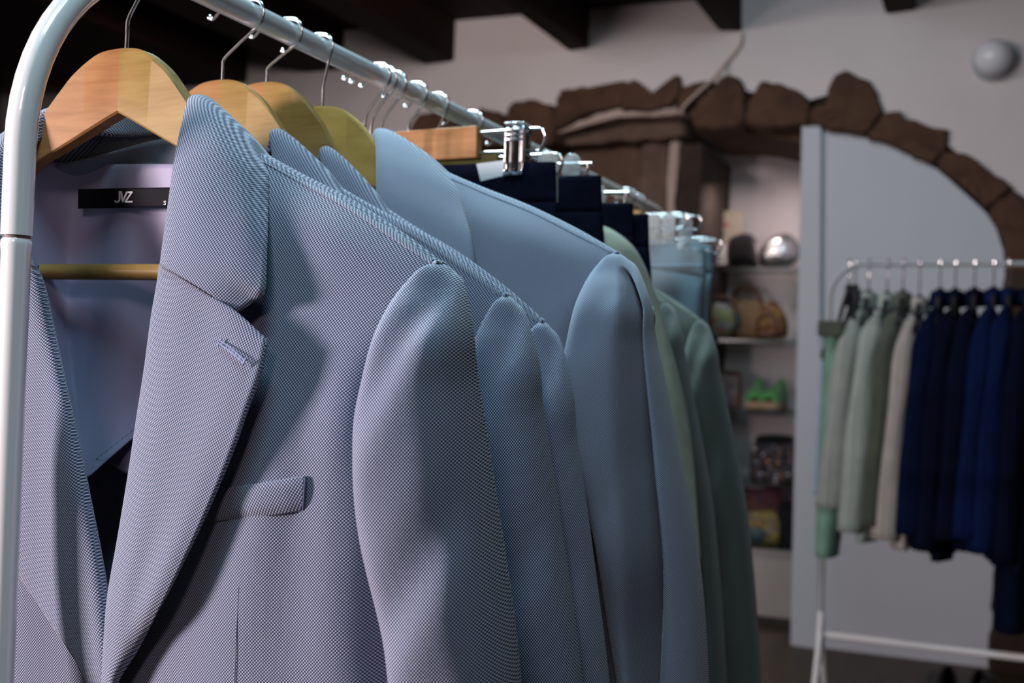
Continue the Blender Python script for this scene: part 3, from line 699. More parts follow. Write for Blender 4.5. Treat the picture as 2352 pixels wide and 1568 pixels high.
# ------------------------------------------------------------------ hooks, trouser hangers and trousers on the near rail
def clip_metal(parent, x, z0, z1, y):
    mb = MB(); w = .0092; n = 9
    for sy in (-1, 1):
        cols = []
        for i in range(n):       # ribbed pressed plate
            t = i/(n-1); yy = sy*(.0082+.0012*math.cos(t*math.pi*4))
            cols.append([V((x-w+2*w*t, y+yy*(1.25 if k in (0,) else 1)-(.0 if sy < 0 else 0), z0+(z1-z0)*k/7)) for k in range(8)])
        vs = [p for c in cols for p in c]; fs = [(i*8+j, i*8+j+1, (i+1)*8+j+1, (i+1)*8+j) for i in range(n-1) for j in range(7)]
        mb.add(vs, fs)
    o = mb.build('clip', M['steel'], parent, solid=.0010)
    mb = MB(); mb.box((x-w*1.08, y-.0096, z1-.0005), (x+w*1.08, y+.0096, z1+.0016))
    for k in range(3): mb.tube([V((x-w*.9, y-.0098, z1-.0050-.0045*k)), V((x+w*.9, y-.0098, z1-.0050-.0045*k))], .0011, 8)
    mb.build('clip_spring', M['steel'], o, bev=.0004)
    return o
def clip_clear(parent, x, z0, z1, y):
    mb = MB()
    for sy in (-1, 1): mb.prism([V((x-.010, 0, z0)), V((x+.010, 0, z0)), V((x+.0085, 0, z1-.006)), V((x+.004, 0, z1)), V((x-.004, 0, z1)), V((x-.0085, 0, z1-.006))], (0, y+sy*.0022, 0), (0, y+sy*.0044, 0))
    mb.tube([V((x-.0095, y, (z0+z1)/2+.004)), V((x+.0095, y, (z0+z1)/2+.004))], .0022, 8)
    o = mb.build('clip', M['clear'], parent, bev=.0008)
    MB().tube([V((x-.004, y-.0052, z0+.006)), V((x+.004, y-.0052, z0+.006)), V((x+.004, y-.0052, z0+.016))], .0010, 6).build('clip_spring', M['steel'], o)
    return o
def block_hanger(Y, dz, label, wd='wood_red', tilt=0, clipz=(-.0805, -.035), xoff=0):
    r = empty('trouser_hanger', (RX+xoff, Y, RZ)); tag(r, label, 'hanger', 'trouser hangers on the near rack')
    z0, z1 = -.0650+dz, -.0365+dz
    mb = MB(); mb.prism([V((-.068, 0, z0)), V((.068, 0, z0+tilt*.5)), V((.067, 0, z1+tilt)), V((-.068, 0, z1))], (0, -.006, 0), (0, .006, 0)); mb.build('block', M[wd], r, bev=.0012)
    h = hook_mb(0, 0); 
    mb = MB(); e = V((.0095, 0, -.0075)); p = spline([V((-.006, 0, z1-.004)), V((-.006, 0, z1*.75)), V((.001, 0, z1*.5)), e]+hook_path(0, 0)[6:], 60)
    mb.tube(p, .00135, 10); mb.ball(p[-1], .0021); mb.build('hook', M['steel'], r)
    for s in (-1, 1):
        za, zb = z1-.006+(tilt if s > 0 else 0), z0+.006+(tilt*.5 if s > 0 else 0)
        pts = [V((s*.064, 0, za)), V((s*.100, 0, za+.001)), V((s*.126, 0, za+.0015)), V((s*.1312, 0, za-.002)), V((s*.132, 0, (za+zb)/2)), V((s*.128, 0, zb)), V((s*.12, 0, zb-.001)), V((s*.064, 0, zb))]
        MB().tube(spline(pts, 40), .0016, 10).build('wire_arm', M['steel'], r)
    return r
def wire_hanger(Y, dz, half, label, clips, xoff=0, stem=0):
    """clear clips on a thin steel bar"""
    r = empty('trouser_hanger', (RX+xoff, Y, RZ)); tag(r, label, 'hanger', 'trouser hangers on the near rack')
    zb = -.046+dz
    mb = MB(); e = V((.0095, 0, -.0075)); p = spline([V((-.003, 0, zb+.002)), V((-.003, 0, zb*.8)), V((.002, 0, zb*.55)), e]+hook_path(0, 0)[6:], 60)
    mb.tube(p, .00135, 10); mb.ball(p[-1], .0021); mb.build('hook', M['steel'], r)
    MB().tube(spline([V((-half, 0, zb-.012)), V((-half, 0, zb-.002)), V((-half+.006, 0, zb)), V((0, 0, zb+.001)), V((half-.006, 0, zb)), V((half, 0, zb-.002)), V((half, 0, zb-.012))], 40), .0016, 10).build('bar', M['steel'], r)
    for x in clips: clip_clear(r, x, zb-.036, zb+.010, 0)
    return r
h1 = block_hanger(.984, 0, 'wooden block trouser hanger with a ribbed steel clip over the front navy trousers', tilt=.003); clip_metal(h1, .1058, -.0810, -.0345, 0); clip_metal(h1, -.1058, -.0810, -.0345, 0)
h2 = block_hanger(1.030, -.012, 'wooden block trouser hanger showing low behind the front one', 'wood'); clip_clear(h2, .118, -.098, -.050, 0); clip_clear(h2, -.118, -.098, -.050, 0)
h3 = wire_hanger(1.114, -.002, .128, 'steel bar trouser hanger with clear clips at the second navy trousers', (-.112, .112))
h4 = wire_hanger(1.233, -.014, .132, 'steel bar trouser hanger above the third navy trousers', (-.1, .1))
# slim hangers whose hooks show between the last blazer hanger and the wooden block
for y, l in ((.912, 'dark wire hook hanger just behind the knotty wooden hanger'), (.924, 'dark wire hook hanger, the middle of the close trio of hooks'), (.942, 'bright wire hook hanger, the last of the close trio of hooks')):
    r = empty('slim_hanger', (RX, y, RZ)); tag(r, l, 'hanger', 'slim hangers on the near rack')
    e = V((.0095, 0, -.0075)); p = spline([V((-.012, 0, -.125)), V((-.0125, 0, -.06)), V((-.0115, 0, -.036)), V((-.002, 0, -.021)), e]+hook_path(0, 0)[6:], 60)
    mb = MB(); mb.tube(p, .00135, 10); mb.ball(p[-1], .0021); mb.build('hook', M['steel'], r)
    MB().tube(spline([V((-.15, 0, -.185)), V((-.10, 0, -.160)), V((-.012, 0, -.124)), V((.08, 0, -.160)), V((.12, 0, -.185))], 40), .0045, 10).build('arm', M['black_plastic'], r)
def make_trousers(Y, xc, half, ztop, length, m, label, group, loops=True, thick=.010, band=.036, seam=None, droop=0, flare=.04):
    """folded-flat trousers hanging from the waistband: x lateral, y thin"""
    r = empty('trousers', (RX+xc, Y, RZ+ztop)); tag(r, label, 'trousers', group)
    def ring(w, t, z, sq=.5, n=28, wv_=0, ph=0, dr=0):
        out = []
        for k in range(n):
            th = 2*math.pi*k/n; c, s = math.cos(th), math.sin(th)
            x = math.copysign(abs(c)**sq, c)*w
            out.append(V((x, math.copysign(abs(s)**sq, s)*t+wv_*math.sin(x*60+ph), z-dr*abs(x/w)**2)))
        return out
    rows = [ring(half, thick*.55, 0, dr=droop), ring(half, thick*.7, -.004, dr=droop), ring(half*1.006, thick*.7, -band*.5, dr=droop), ring(half*1.012, thick*.72, -band, dr=droop)]
    gridmesh('waistband', loft(rows, 56, 10, True), m, r, True, .0016)
    rows = [ring(half*1.012, thick*.68, -band+.001, dr=droop)]+[ring(half*(1.02+flare*math.sin(min(1, k/3)*1.57)), thick*(1+.35*k), -band-.035*k-.006*k*k, wv_=.0022*min(k, 4), ph=k*.25) for k in range(1, 6)]
    zt = rows[-1][0].z
    gridmesh('seat', loft(rows, 64, 30, True), m, r, True, .0014)
    for s in (-1, 1):
        lr = []
        for k in range(7):
            f = k/6; w = half*(1.02+flare)*.52*(1-.42*f); cx = s*(half*(1.02+flare)*.5-.012*f)
            lr.append([V((p.x+cx, p.y, p.z)) for p in ring(w, thick*(1.6-.5*f), zt+.02-(length-abs(zt))*f, wv_=.002, ph=f*2, n=22)])
        gridmesh('leg', loft(lr, 44, 30, True), m, r, True, .0014)
    if loops:
        for x in (-.62, .0, .62) if half < .16 else (-.7, -.25, .25, .7):
            MB().box((x*half-.004, -thick*.78-.0015, -band-.004), (x*half+.004, -thick*.70, .0005)).build('belt_loop', m, r, bev=.0008)
    if seam:
        mb = MB(); mb.tube([V((-half, -thick*.74, -band)), V((0, -thick*.78, -band)), V((half, -thick*.74, -band))], .0011, 6); mb.build('seam_stitching', seam, r)
    return r
GT = 'navy trousers clipped on the near rack'
make_trousers(.984, .0, .1425, -.0690, .85, M['navy'], 'navy trousers under the ribbed steel clip with a white tag', GT, loops=False, thick=.008)
tagc = at(1132, 392, .972)
tg = MB(); q = [at(1094, 376, .9775), at(1188, 364, .9775), at(1186, 396, .9775), at(1104, 416, .9775)]; tg.prism(q, (0, 0, 0), (0, .0008, 0))
tag(tg.build('price_tag', M['card'], smooth=False), 'blank white card tag tucked under the steel clip', 'tag')
make_trousers(1.114, .0, .1425, -.0610, .85, M['navy'], 'navy trousers with a belt loop, second of the clipped pairs', GT, thick=.012)
make_trousers(1.233, .0, .1405, -.0720, .85, M['navy'], 'darkest navy trousers, the farthest and lowest of the clipped pairs', GT, thick=.010, loops=False)
make_trousers(1.255, .004, .148, -.0815, .85, M['navy'], 'navy trousers pressed behind the farthest clipped pair, edge only', GT, thick=.008, loops=False)
# jeans and the hangers jammed above them
jx = at(1640, 572, 1.66).x-RX; jz = at(1640, 572, 1.66).z-RZ
make_trousers(1.66, jx-.178, .165, jz+.018, .9, M['denim'], 'light blue jeans near the far end of the rail', 'jeans on the near rack', loops=False, thick=.014, band=.042, seam=M['denim_stitch'], droop=.018, flare=-.05)
make_trousers(1.70, jx-.176, .165, jz+.028, .9, M['denim'], 'light blue jeans behind the front pair, upper edge only', 'jeans on the near rack', loops=False, thick=.010, band=.042, droop=.02, flare=-.05)
b1 = block_hanger(1.56, .000, 'wooden block hanger with bright steel arms above the jeans', 'wood', xoff=-.012); clip_clear(b1, .106, -.084, -.040, 0); clip_clear(b1, .085, -.084, -.040, 0)
b2 = block_hanger(1.62, .004, 'wooden block hanger second above the jeans', 'wood', xoff=-.008); clip_clear(b2, .110, -.084, -.036, 0)
b3 = block_hanger(1.665, -.022, 'low wooden block hanger lying on the jeans waistband', 'wood', xoff=.002)
b4 = block_hanger(1.72, -.020, 'farthest wooden block hanger behind the jeans', 'wood', xoff=.000); clip_clear(b4, .09, -.096, -.054, 0)
# ------------------------------------------------------------------ hanging tops: one builder for shirts and the short sleeved top
def make_top(name, label, cat, group, loc, rz, m, half=.20, drop=.075, length=.66, thick=.022, sleeve=None, hang=True, sl_r=(.046, .034), lean=0, neckw=.055, collar=True, flat=.0, sub_seed=0, hem_w=1.05):
    """lateral axis x, thin axis y; origin at the neck. sleeve = local path of the +x sleeve (mirrored for the other)"""
    rnd = random.Random(sub_seed)
    r = empty(name, loc, rz); tag(r, label, cat, group)
    def topz(x):
        a = abs(x); return -.004-drop*max(0, (a-neckw*.8)/(half-neckw*.8))**1.15
    rows = []; n = 40
    for i in range(15):
        v = i/14; row = []
        hw = half*(1-.05*math.sin(v*3.1)+(hem_w-1)*v)
        for k in range(n):
            th = 2*math.pi*k/n; c, s = math.cos(th), math.sin(th)
            x = hw*math.copysign(abs(c)**.8, c); tz = topz(x/hw*half)
            z = tz+(-length-tz)*v
            t = (.006+(thick-.006)*min(1, v*5))*(1+.25*v)
            y = s*t+lean*v*v+.006*v*math.sin(x*45+rnd.random()*.0+sub_seed)+.004*math.sin(z*14+sub_seed)
            row.append(V((x, y, z)))
        rows.append(row)
    gridmesh('body', loft(rows, n*2, 60, True), m, r, True, .0012)
    for s in (-1, 1):
        path = sleeve if sleeve else [(half-.012, 0, -drop-.012), (half+.012, 0, -drop-.07), (half+.022, .0, -.30), (half+.018, -.006, -.52)]
        sp = spline(path, 12); lr = []
        for i, p in enumerate(sp):
            f = i/12; a = (sl_r[0]*(1-f)+sl_r[1]*f)*(.8+.2*min(1, i/3)); b = a*(.45+.17*min(1, i/4)+flat*f)
            t = (sp[min(i+1, 12)]-sp[max(i-1, 0)]); t.y = 0; t.normalize(); nn = V((-t.z, 0, t.x))
            row = []
            for k in range(18):
                th = 2*math.pi*k/18; q = p+nn*(a*math.cos(th))+V((0, lean*.6*f*f+b*math.sin(th)+.003*math.sin(f*14+th*2+sub_seed), 0))
                row.append(V((s*q.x, q.y, q.z)))
            lr.append(row)
        gridmesh('sleeve', loft(lr, 36, 40, True), m, r, True, .0012, caps=False)
    if collar:
        cr_ = []
        for z, f in ((.026, .80), (.016, .98), (-.006, 1.12), (-.018, 1.25)):
            cr_.append([V((neckw*f*math.cos(2*math.pi*k/20), .026*f*math.sin(2*math.pi*k/20), z-.012*(1-math.cos(2*math.pi*k/20))*0)) for k in range(20)])
        gridmesh('collar', loft(cr_, 40, 12, True), m, r, True, .0016)
    return r
teeY = 1.225
tc = at(1455, 615, teeY)
tr_ = make_top('short_sleeved_top', 'pale olive short sleeved top between the pale blue and sage blazers', 'top', None, (RX-.005, teeY, RZ-.055), 0, M['tee'], half=.150, drop=.072, length=.62, thick=.022, collar=False,
   sleeve=[(.085, -.004, -.062), (.125, -.005, -.085), (.158, -.008, -.15), (.192, -.010, -.26), (.213, -.012, -.405)], sl_r=(.034, .026), sub_seed=3)
# ------------------------------------------------------------------ far rack with its garments
YR = 3.5; FZ = H+.308; FX0, FX1 = -.456, .72
fr = empty('garment_rack', ((FX0+FX1)/2, YR, 0)); tag(fr, 'thin white garment rack in front of the white panel', 'clothes rack')
rb = .10
def farc(x0, s): return [V((x0+s*(rb-rb*math.cos(a)), YR, FZ-rb+rb*math.sin(a))) for a in [math.pi/2*k/10 for k in range(11)]]
pp = [V((FX0, YR, H-.85)), V((FX0, YR, H-.3))]+farc(FX0, 1)+[V((FX0+rb+(FX1-FX0-2*rb)*k/8, YR, FZ)) for k in range(1, 8)]+list(reversed(farc(FX1, -1)))+[V((FX1, YR, H-.3)), V((FX1, YR, H-.85))]
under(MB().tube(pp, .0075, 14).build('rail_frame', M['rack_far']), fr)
under(MB().tube([V((FX0, YR, H-.763)), V((FX1, YR, H-.763))], .0105, 14).build('lower_bar', M['rack']), fr)
for x in (FX0, FX1):
    for s in (-1, 1): under(MB().tube([V((x, YR, H-.70)), V((x, YR+s*.03, H-.80)), V((x, YR+s*.22, .012))], .0095, 12).build('leg', M['rack']), fr)
def far_hanger(x, zn, label, clipbar=False, rz=0):
    r = empty('shirt_hanger', (x, YR, zn), rz); tag(r, label, 'hanger', 'black hangers on the far rack')
    h = FZ-zn
    pts = [V((0, 0, -.01)), V((0, 0, h*.45)), V((.0, .012, h-.006)), V((0, .014, h+.008)), V((0, .004, h+.015)), V((0, -.012, h+.008)), V((0, -.013, h))]
    MB().tube(spline(pts, 40), .0020, 8).build('hook', M['steel'], r)
    q = spline([V((0, -.20, -.095)), V((0, -.10, -.040)), V((0, -.02, -.004)), V((0, 0, .004)), V((0, .02, -.004)), V((0, .10, -.040)), V((0, .20, -.095))], 40)
    MB().tube(q, [.006+.006*math.exp(-((i-20)/7)**2) for i in range(41)], 10).build('arm', M['black_plastic'], r)
    return r
GS = 'shirts on the far rack'
FAR = [  # hook px, neck px y, material, length, half, lean, label, yaw
 (1997, 672, 'sage_grey', .60, .20, -.030, 'grey sage shirt beside the mint trousers on the far rack', 8),
 (2040, 676, 'sage', .655, .205, -.020, 'pale sage shirt between the grey sage and dark olive ones', 9),
 (2076, 672, 'olive', .64, .195, -.018, 'dark olive shirt between the pale sage and beige ones', 8),
 (2114, 684, 'beige', .66, .19, -.020, 'beige shirt with its sleeve swept forward, next to the navy ones', 8),
 (2161, 668, 'navy_rack', .66, .20, -.012, 'navy shirt next to the beige one', 6),
 (2196, 668, 'navy_dark', .70, .20, -.010, 'dark navy shirt second from the beige one', 5),
 (2240, 666, 'navy_dark', .67, .20, -.010, 'dark navy shirt in front of the bright navy one', 6),
 (2284, 664, 'navy_bright', .665, .205, -.012, 'bright navy shirt near the outer end of the far rack', 7),
 (2318, 664, 'navy_bright', .70, .205, -.006, 'bright navy shirt outermost but one on the far rack', 4),
 (2360, 664, 'navy_dark', .72, .20, 0, 'dark navy shirt cut by the edge of the view', 2)]
def far_top(px, py, mname, length, half, lean, label, yaw, seed):
    p = at(px, 605, YR); n = at(px+2, py+4, YR)
    far_hanger(p.x, n.z, 'black hanger inside the '+label.split(' with ')[0].replace(' on the far rack', ''), rz=math.radians(yaw)*0)
    # lateral axis x -> towards the viewer (-Y): rotate -90 deg plus a small swing
    make_top('shirt', label, 'shirt', GS, (p.x, YR, n.z-.022), math.radians(-90-yaw*.15), M[mname], half=half, drop=.085, length=length, thick=.024, lean=lean,
             sleeve=[(half-.085, -.004, -.060), (half-.030, -.012, -.092), (half+.006, -.022, -.165), (half+.016, -.034, -.36), (half+.004, -.044, -length+.03)], sl_r=(.046, .036), flat=.36, neckw=.050, sub_seed=seed)
for i, a in enumerate(FAR): far_top(*a[:6], a[6], a[7], i*1.7)
# strappy black top and mint trousers on the first two hangers
x0 = at(1952, 605, YR).x; zt = at(1955, 664, YR).z
far_hanger(x0, zt, 'black hanger holding the strappy black top at the start of the far rack')
x1 = at(1966, 605, YR).x
far_hanger(x1, zt, 'black hanger behind the strappy black top', rz=.1)
make_top('strappy_top', 'black strappy top at the start of the far rack', 'top', None, (x1, YR, zt-.03), math.radians(-96), M['black_cloth'], half=.17, drop=.10, length=.40, thick=.02,
         sleeve=[(.150, -.004, -.115), (.170, -.020, -.125), (.182, -.030, -.150), (.180, -.034, -.178)], sl_r=(.026, .020), neckw=.05, collar=True, sub_seed=2)
# mint trousers hang by a clip, edge on
a = at(1918, 772, YR-.12); b = at(1905, 1272, YR-.12)
mt = empty('trousers', (a.x, YR-.12, a.z)); tag(mt, 'mint green trousers hanging at the start of the far rack', 'trousers')
rows = []
for k in range(9):
    f = k/8; w_ = .030+.012*math.sin(f*3.1); dx = (b.x-a.x)*f+.008*math.sin(f*4)
    rows.append([V((dx+w_*math.cos(t), .10*(1-.15*f)*math.sin(t), (b.z-a.z)*f)) for t in [2*math.pi*j/20 for j in range(20)]])
gridmesh('leg', loft(rows, 40, 40, True), M['mint'], mt, True, .0012)
MB().box((-.034, -.11, -.004), (.034, .11, .040)).build('waistband', M['olive'], mt, bev=.006)
pb = empty('trousers', (a.x-.03, YR-.02, a.z)); tag(pb, 'pale blue trousers, a thin edge beside the mint pair', 'trousers')
rows = [[V((-.004-.012*f+(b.x-a.x)*f+.014*math.cos(t), .09*math.sin(t), (b.z+.16-a.z)*f)) for t in [2*math.pi*j/16 for j in range(16)]] for f in (0, .25, .5, .75, 1)]
gridmesh('leg', loft(rows, 32, 30, True), M['pale_blue'], pb, True, .0012)
MB().tube([V((-.004, -.09, .006)), V((-.004, .09, .006))], .012, 10).build('waistband', M['pale_blue'], pb)
# long navy trousers low at the outer end
c = at(2330, 1120, YR-.02); d = at(2330, 1425, YR-.02)
lt = empty('trousers', (c.x, YR-.02, c.z)); tag(lt, 'long midnight navy trousers reaching lowest at the outer end', 'trousers')
for s in (-1, 1):
    rows = [[V((s*.004+.040*math.cos(t), s*.085+.075*math.sin(t), (d.z-c.z)*f)) for t in [2*math.pi*j/18 for j in range(18)]] for f in (-.9, -.5, 0, .5, .98, 1)]
    gridmesh('leg', loft(rows, 36, 30, True), M['navy_dark'], lt, True, .0012)
# ------------------------------------------------------------------ shelf niche: glass shelves and what stands on them
YS0, YS1 = 5.06, 5.40
SHX0, SHX1 = at(1606, 700, YS0).x-.06, -.752
def shelfz(py): return at(1735, py, YS0).z
SH = {}
for k, py, nm in (('a', 614, 'top glass shelf, under the black bag'), ('b', 779, 'glass shelf under the round straw bags'), ('c', 940, 'glass shelf under the green shoes'), ('d', 1107, 'glass shelf under the sequined bag'), ('e', 1247, 'lowest glass shelf, above the glossy white plinth')):
    z = shelfz(py); SH[k] = z
    tag(rbox('glass_shelf', (SHX0, YS0, z-.014), (SHX1, YS1, z), M['glass'], bev=.001), nm, 'shelf', 'glass shelves in the niche')
def on(px, k, Y): d = at(px, 700, Y); return V((d.x, Y, SH[k]))
M['sequin'] = mat('dark sequins', (.10, .10, .13), .22, .7); nt, N, L, B = NL(M['sequin'])
vn = N.new('ShaderNodeTexVoronoi'); vn.inputs['Scale'].default_value = 95; L.new(objco(nt), vn.inputs['Vector'])
hs = N.new('ShaderNodeSeparateColor'); L.new(vn.outputs['Color'], hs.inputs[0])
L.new(ramp(nt, hs.outputs[0], [(.0, (.03, .03, .05)), (.45, (.10, .10, .14)), (.62, (.22, .20, .22)), (.80, (.30, .12, .05)), (.92, (.05, .10, .16)), (1, (.45, .45, .48))]), B.inputs['Base Color']); bump(nt, vn.outputs['Distance'], 1, .01)
def patterned(name, stops, scale, rough=.7):
    m = mat(name, stops[0][1], rough); nt, N, L, B = NL(m)
    vn = N.new('ShaderNodeTexVoronoi'); vn.inputs['Scale'].default_value = scale; L.new(objco(nt), vn.inputs['Vector'])
    hs = N.new('ShaderNodeSeparateColor'); L.new(vn.outputs['Color'], hs.inputs[0])
    r_ = ramp(nt, hs.outputs[0], stops); L.new(r_, B.inputs['Base Color']); bump(nt, vn.outputs['Distance'], .4, .004); return m
M['patch'] = patterned('multicolour patchwork', [(0, (.20, .20, .24)), (.25, (.22, .27, .10)), (.5, (.26, .25, .28)), (.68, (.30, .10, .07)), (.85, (.20, .21, .05)), (1, (.10, .08, .07))], 34)
M['straw'] = patterned('tan woven straw', [(0, (.20, .115, .055)), (.5, (.24, .145, .07)), (1, (.17, .095, .045))], 90)
M['pinecone'] = patterned('brown and gold woven straw', [(0, (.10, .035, .015)), (.35, (.22, .12, .03)), (.6, (.30, .17, .06)), (.8, (.14, .05, .03)), (1, (.06, .03, .012))], 42)
M['leather'] = mat('brown leather', (.10, .04, .02), .5)
M['burgundy'] = patterned('burgundy embroidery', [(0, (.06, .02, .03)), (.4, (.10, .02, .035)), (.65, (.05, .03, .07)), (.85, (.14, .05, .03)), (1, (.03, .02, .02))], 26)
M['gold'] = patterned('yellow embroidery', [(0, (.26, .22, .04)), (.4, (.20, .15, .05)), (.6, (.30, .30, .12)), (.8, (.14, .08, .02)), (1, (.24, .20, .16))], 36)
M['teal'] = mat('teal satin', (.03, .07, .09), .5)
M['copper'] = mat('copper stud', (.75, .32, .14), .25, 1)
M['jewel'] = mat('glass gem', (.8, .82, .85), .1, .6)
M['silver'] = mat('silver foil leather', (.50, .50, .51), .34, 1); nt, N, L, B = NL(M['silver']); bump(nt, noise(nt, 14, 3, objco(nt)), .5, .02)
M['black_velvet'] = cloth('black velvet', (.004, .004, .005), .9, .2, 60)
M['green_shoe'] = cloth('bright green canvas', (.08, .27, .085), .9, .12, 60)
M['jute'] = patterned('tan jute sole', [(0, (.30, .22, .14)), (.5, (.36, .27, .17)), (1, (.24, .17, .10))], 120)
M['beige_card'] = mat('beige card', (.36, .31, .24), .8)
M['red_ink'] = mat('faded red ink', (.28, .085, .07), .8)
M['grey_ink'] = mat('grey ink', (.16, .15, .14), .8)
M['plinth'] = mat('glossy white lacquer', (.34, .32, .30), .10, 0, Coat_Weight=1, Coat_Roughness=.04)
def pillow(name, outline, depth, m, parent, base=None, flat=.8, loc=(0, 0, 0)):
    """soft bag body: outline in local x,z, puffed along y"""
    n = len(outline)*4; o = spline([V((x, 0, z)) for x, z in outline], n, True); c = sum(o, V())/len(o)
    rings = []
    for k in range(9):
        a = -math.pi/2+math.pi*k/8; f = max(.04, math.cos(a)**.55); y = math.sin(a)*depth/2
        rings.append([c+(p-c)*f+V((0, y, 0))+V(loc) for p in o])
    vs = [v for r in rings for v in r]; fs = [(i*n+j, i*n+(j+1) % n, (i+1)*n+(j+1) % n, (i+1)*n+j) for i in range(8) for j in range(n)]+[tuple(range(n)), tuple(range(8*n, 9*n))]
    return MB().add(vs, fs).build(name, m, parent)
pxm = lambda px: px*5.55/FPX          # metres per pixel at the shelves
def locals_(poly, p0, Y):              # photo outline -> local x,z round the base point
    return [((at(x, y, Y)-p0).x, (at(x, y, Y)-p0).z) for x, y in poly]
# top shelf
Y = 5.30; b = on(1665, 'a', Y); r = empty('leaflet', b); tag(r, 'beige upright card with a red heading at the back of the top shelf', 'card')
q = locals_([(1612, 610), (1712, 614), (1706, 486), (1616, 482)], b, Y); MB().prism([V((x, 0, max(0, z))) for x, z in q], (0, 0, 0), (0, .006, 0)).build('sheet', M['beige_card'], r, smooth=False)
q = locals_([(1633, 512), (1674, 512), (1674, 521), (1633, 521)], b, Y); MB().prism([V((x, -.001, z)) for x, z in q], (0, 0, 0), (0, .001, 0)).build('heading', M['red_ink'], r, smooth=False)
q = locals_([(1630, 534), (1666, 534), (1666, 541), (1630, 541)], b, Y); MB().prism([V((x, -.001, z)) for x, z in q], (0, 0, 0), (0, .001, 0)).build('text_line', M['grey_ink'], r, smooth=False)
Y = 5.20; b = on(1652, 'a', Y); r = empty('small_box', b); tag(r, 'small pale box in front of the beige card', 'box')
q = locals_([(1634, 608), (1668, 608), (1668, 562), (1634, 562)], b, Y); mb = MB(); mb.prism([V((x, 0, max(0, z))) for x, z in q], (0, 0, 0), (0, .05, 0)); mb.build('carton', M['niche'], r, bev=.003)
q = locals_([(1638, 602), (1662, 602), (1662, 586), (1638, 586)], b, Y); MB().prism([V((x, -.001, z)) for x, z in q], (0, 0, 0), (0, .001, 0)).build('front_panel', M['sage_grey'], r, smooth=False)
Y = 5.22; b = on(1704, 'a', Y); r = empty('handbag', b); tag(r, 'plain black bag on the top shelf', 'bag')
pillow('body', locals_([(1680, 611), (1672, 560), (1680, 546), (1705, 536), (1728, 542), (1736, 575), (1742, 611), (1710, 613)], b, Y), .11, M['black_velvet'], r)
MB().tube([V((-.05, .045, .13)), V((-.02, .05, .165)), V((.02, .05, .165)), V((.05, .045, .13))], .004, 8).build('handle', M['black_velvet'], r)
Y = 5.20; b = on(1788, 'a', Y); r = empty('handbag', b); tag(r, 'shiny silver round bag on the top shelf', 'bag')
pillow('body', locals_([(1742, 598), (1750, 570), (1778, 545), (1810, 540), (1832, 565), (1832, 590), (1815, 608), (1785, 613), (1752, 611)], b, Y), .12, M['silver'], r)
o_ = [V((x, .0, z)) for x, z in locals_([(1742, 598), (1750, 570), (1778, 545), (1810, 540), (1832, 565), (1832, 590), (1815, 608), (1785, 613), (1752, 611)], b, Y)]
MB().tube(spline(o_, 60, True), .007, 8, True).build('rim', M['grey_ink'], r)
# second shelf
Y = 5.18; b = on(1652, 'b', Y); r = empty('handbag', b); tag(r, 'round multicolour patchwork bag beside the jeans', 'bag')
pillow('body', locals_([(1625, 770), (1618, 735), (1628, 705), (1655, 693), (1682, 708), (1690, 738), (1682, 768), (1655, 777)], b, Y), .09, M['patch'], r)
MB().tube(spline([V((x, .01, z)) for x, z in locals_([(1628, 705), (1632, 686), (1655, 680), (1680, 690), (1688, 712)], b, Y)], 20), .011, 10).build('handle', M['leather'], r)
Y = 5.28; b = on(1718, 'b', Y); r = empty('handbag', b); tag(r, 'tall tan straw bag with a cut-out handle in the middle of its shelf', 'bag')
pillow('body', locals_([(1672, 775), (1676, 720), (1684, 692), (1740, 690), (1758, 710), (1762, 776)], b, Y), .10, M['straw'], r)
MB().tube(spline([V((x, 0, z)) for x, z in locals_([(1684, 694), (1690, 670), (1708, 660), (1730, 664), (1744, 680), (1748, 696)], b, Y)], 30), .013, 10).build('handle', M['leather'], r)
pillow('leaf_patch', locals_([(1692, 752), (1690, 725), (1700, 716), (1708, 730), (1704, 752)], b, Y), .012, M['teal'], r, loc=(0, -.05, 0))
Y = 5.16; b = on(1772, 'b', Y); r = empty('handbag', b); tag(r, 'brown and gold woven bag shaped like a dome, outermost on its shelf', 'bag')
pillow('body', locals_([(1740, 772), (1736, 745), (1748, 712), (1770, 688), (1792, 702), (1808, 735), (1810, 760), (1798, 776)], b, Y), .11, M['pinecone'], r)
MB().tube(spline([V((x, -.052, z)) for x, z in locals_([(1748, 765), (1746, 740), (1766, 722), (1786, 738), (1786, 764)], b, Y)], 30, True), .008, 8, True).build('braid', M['leather'], r)
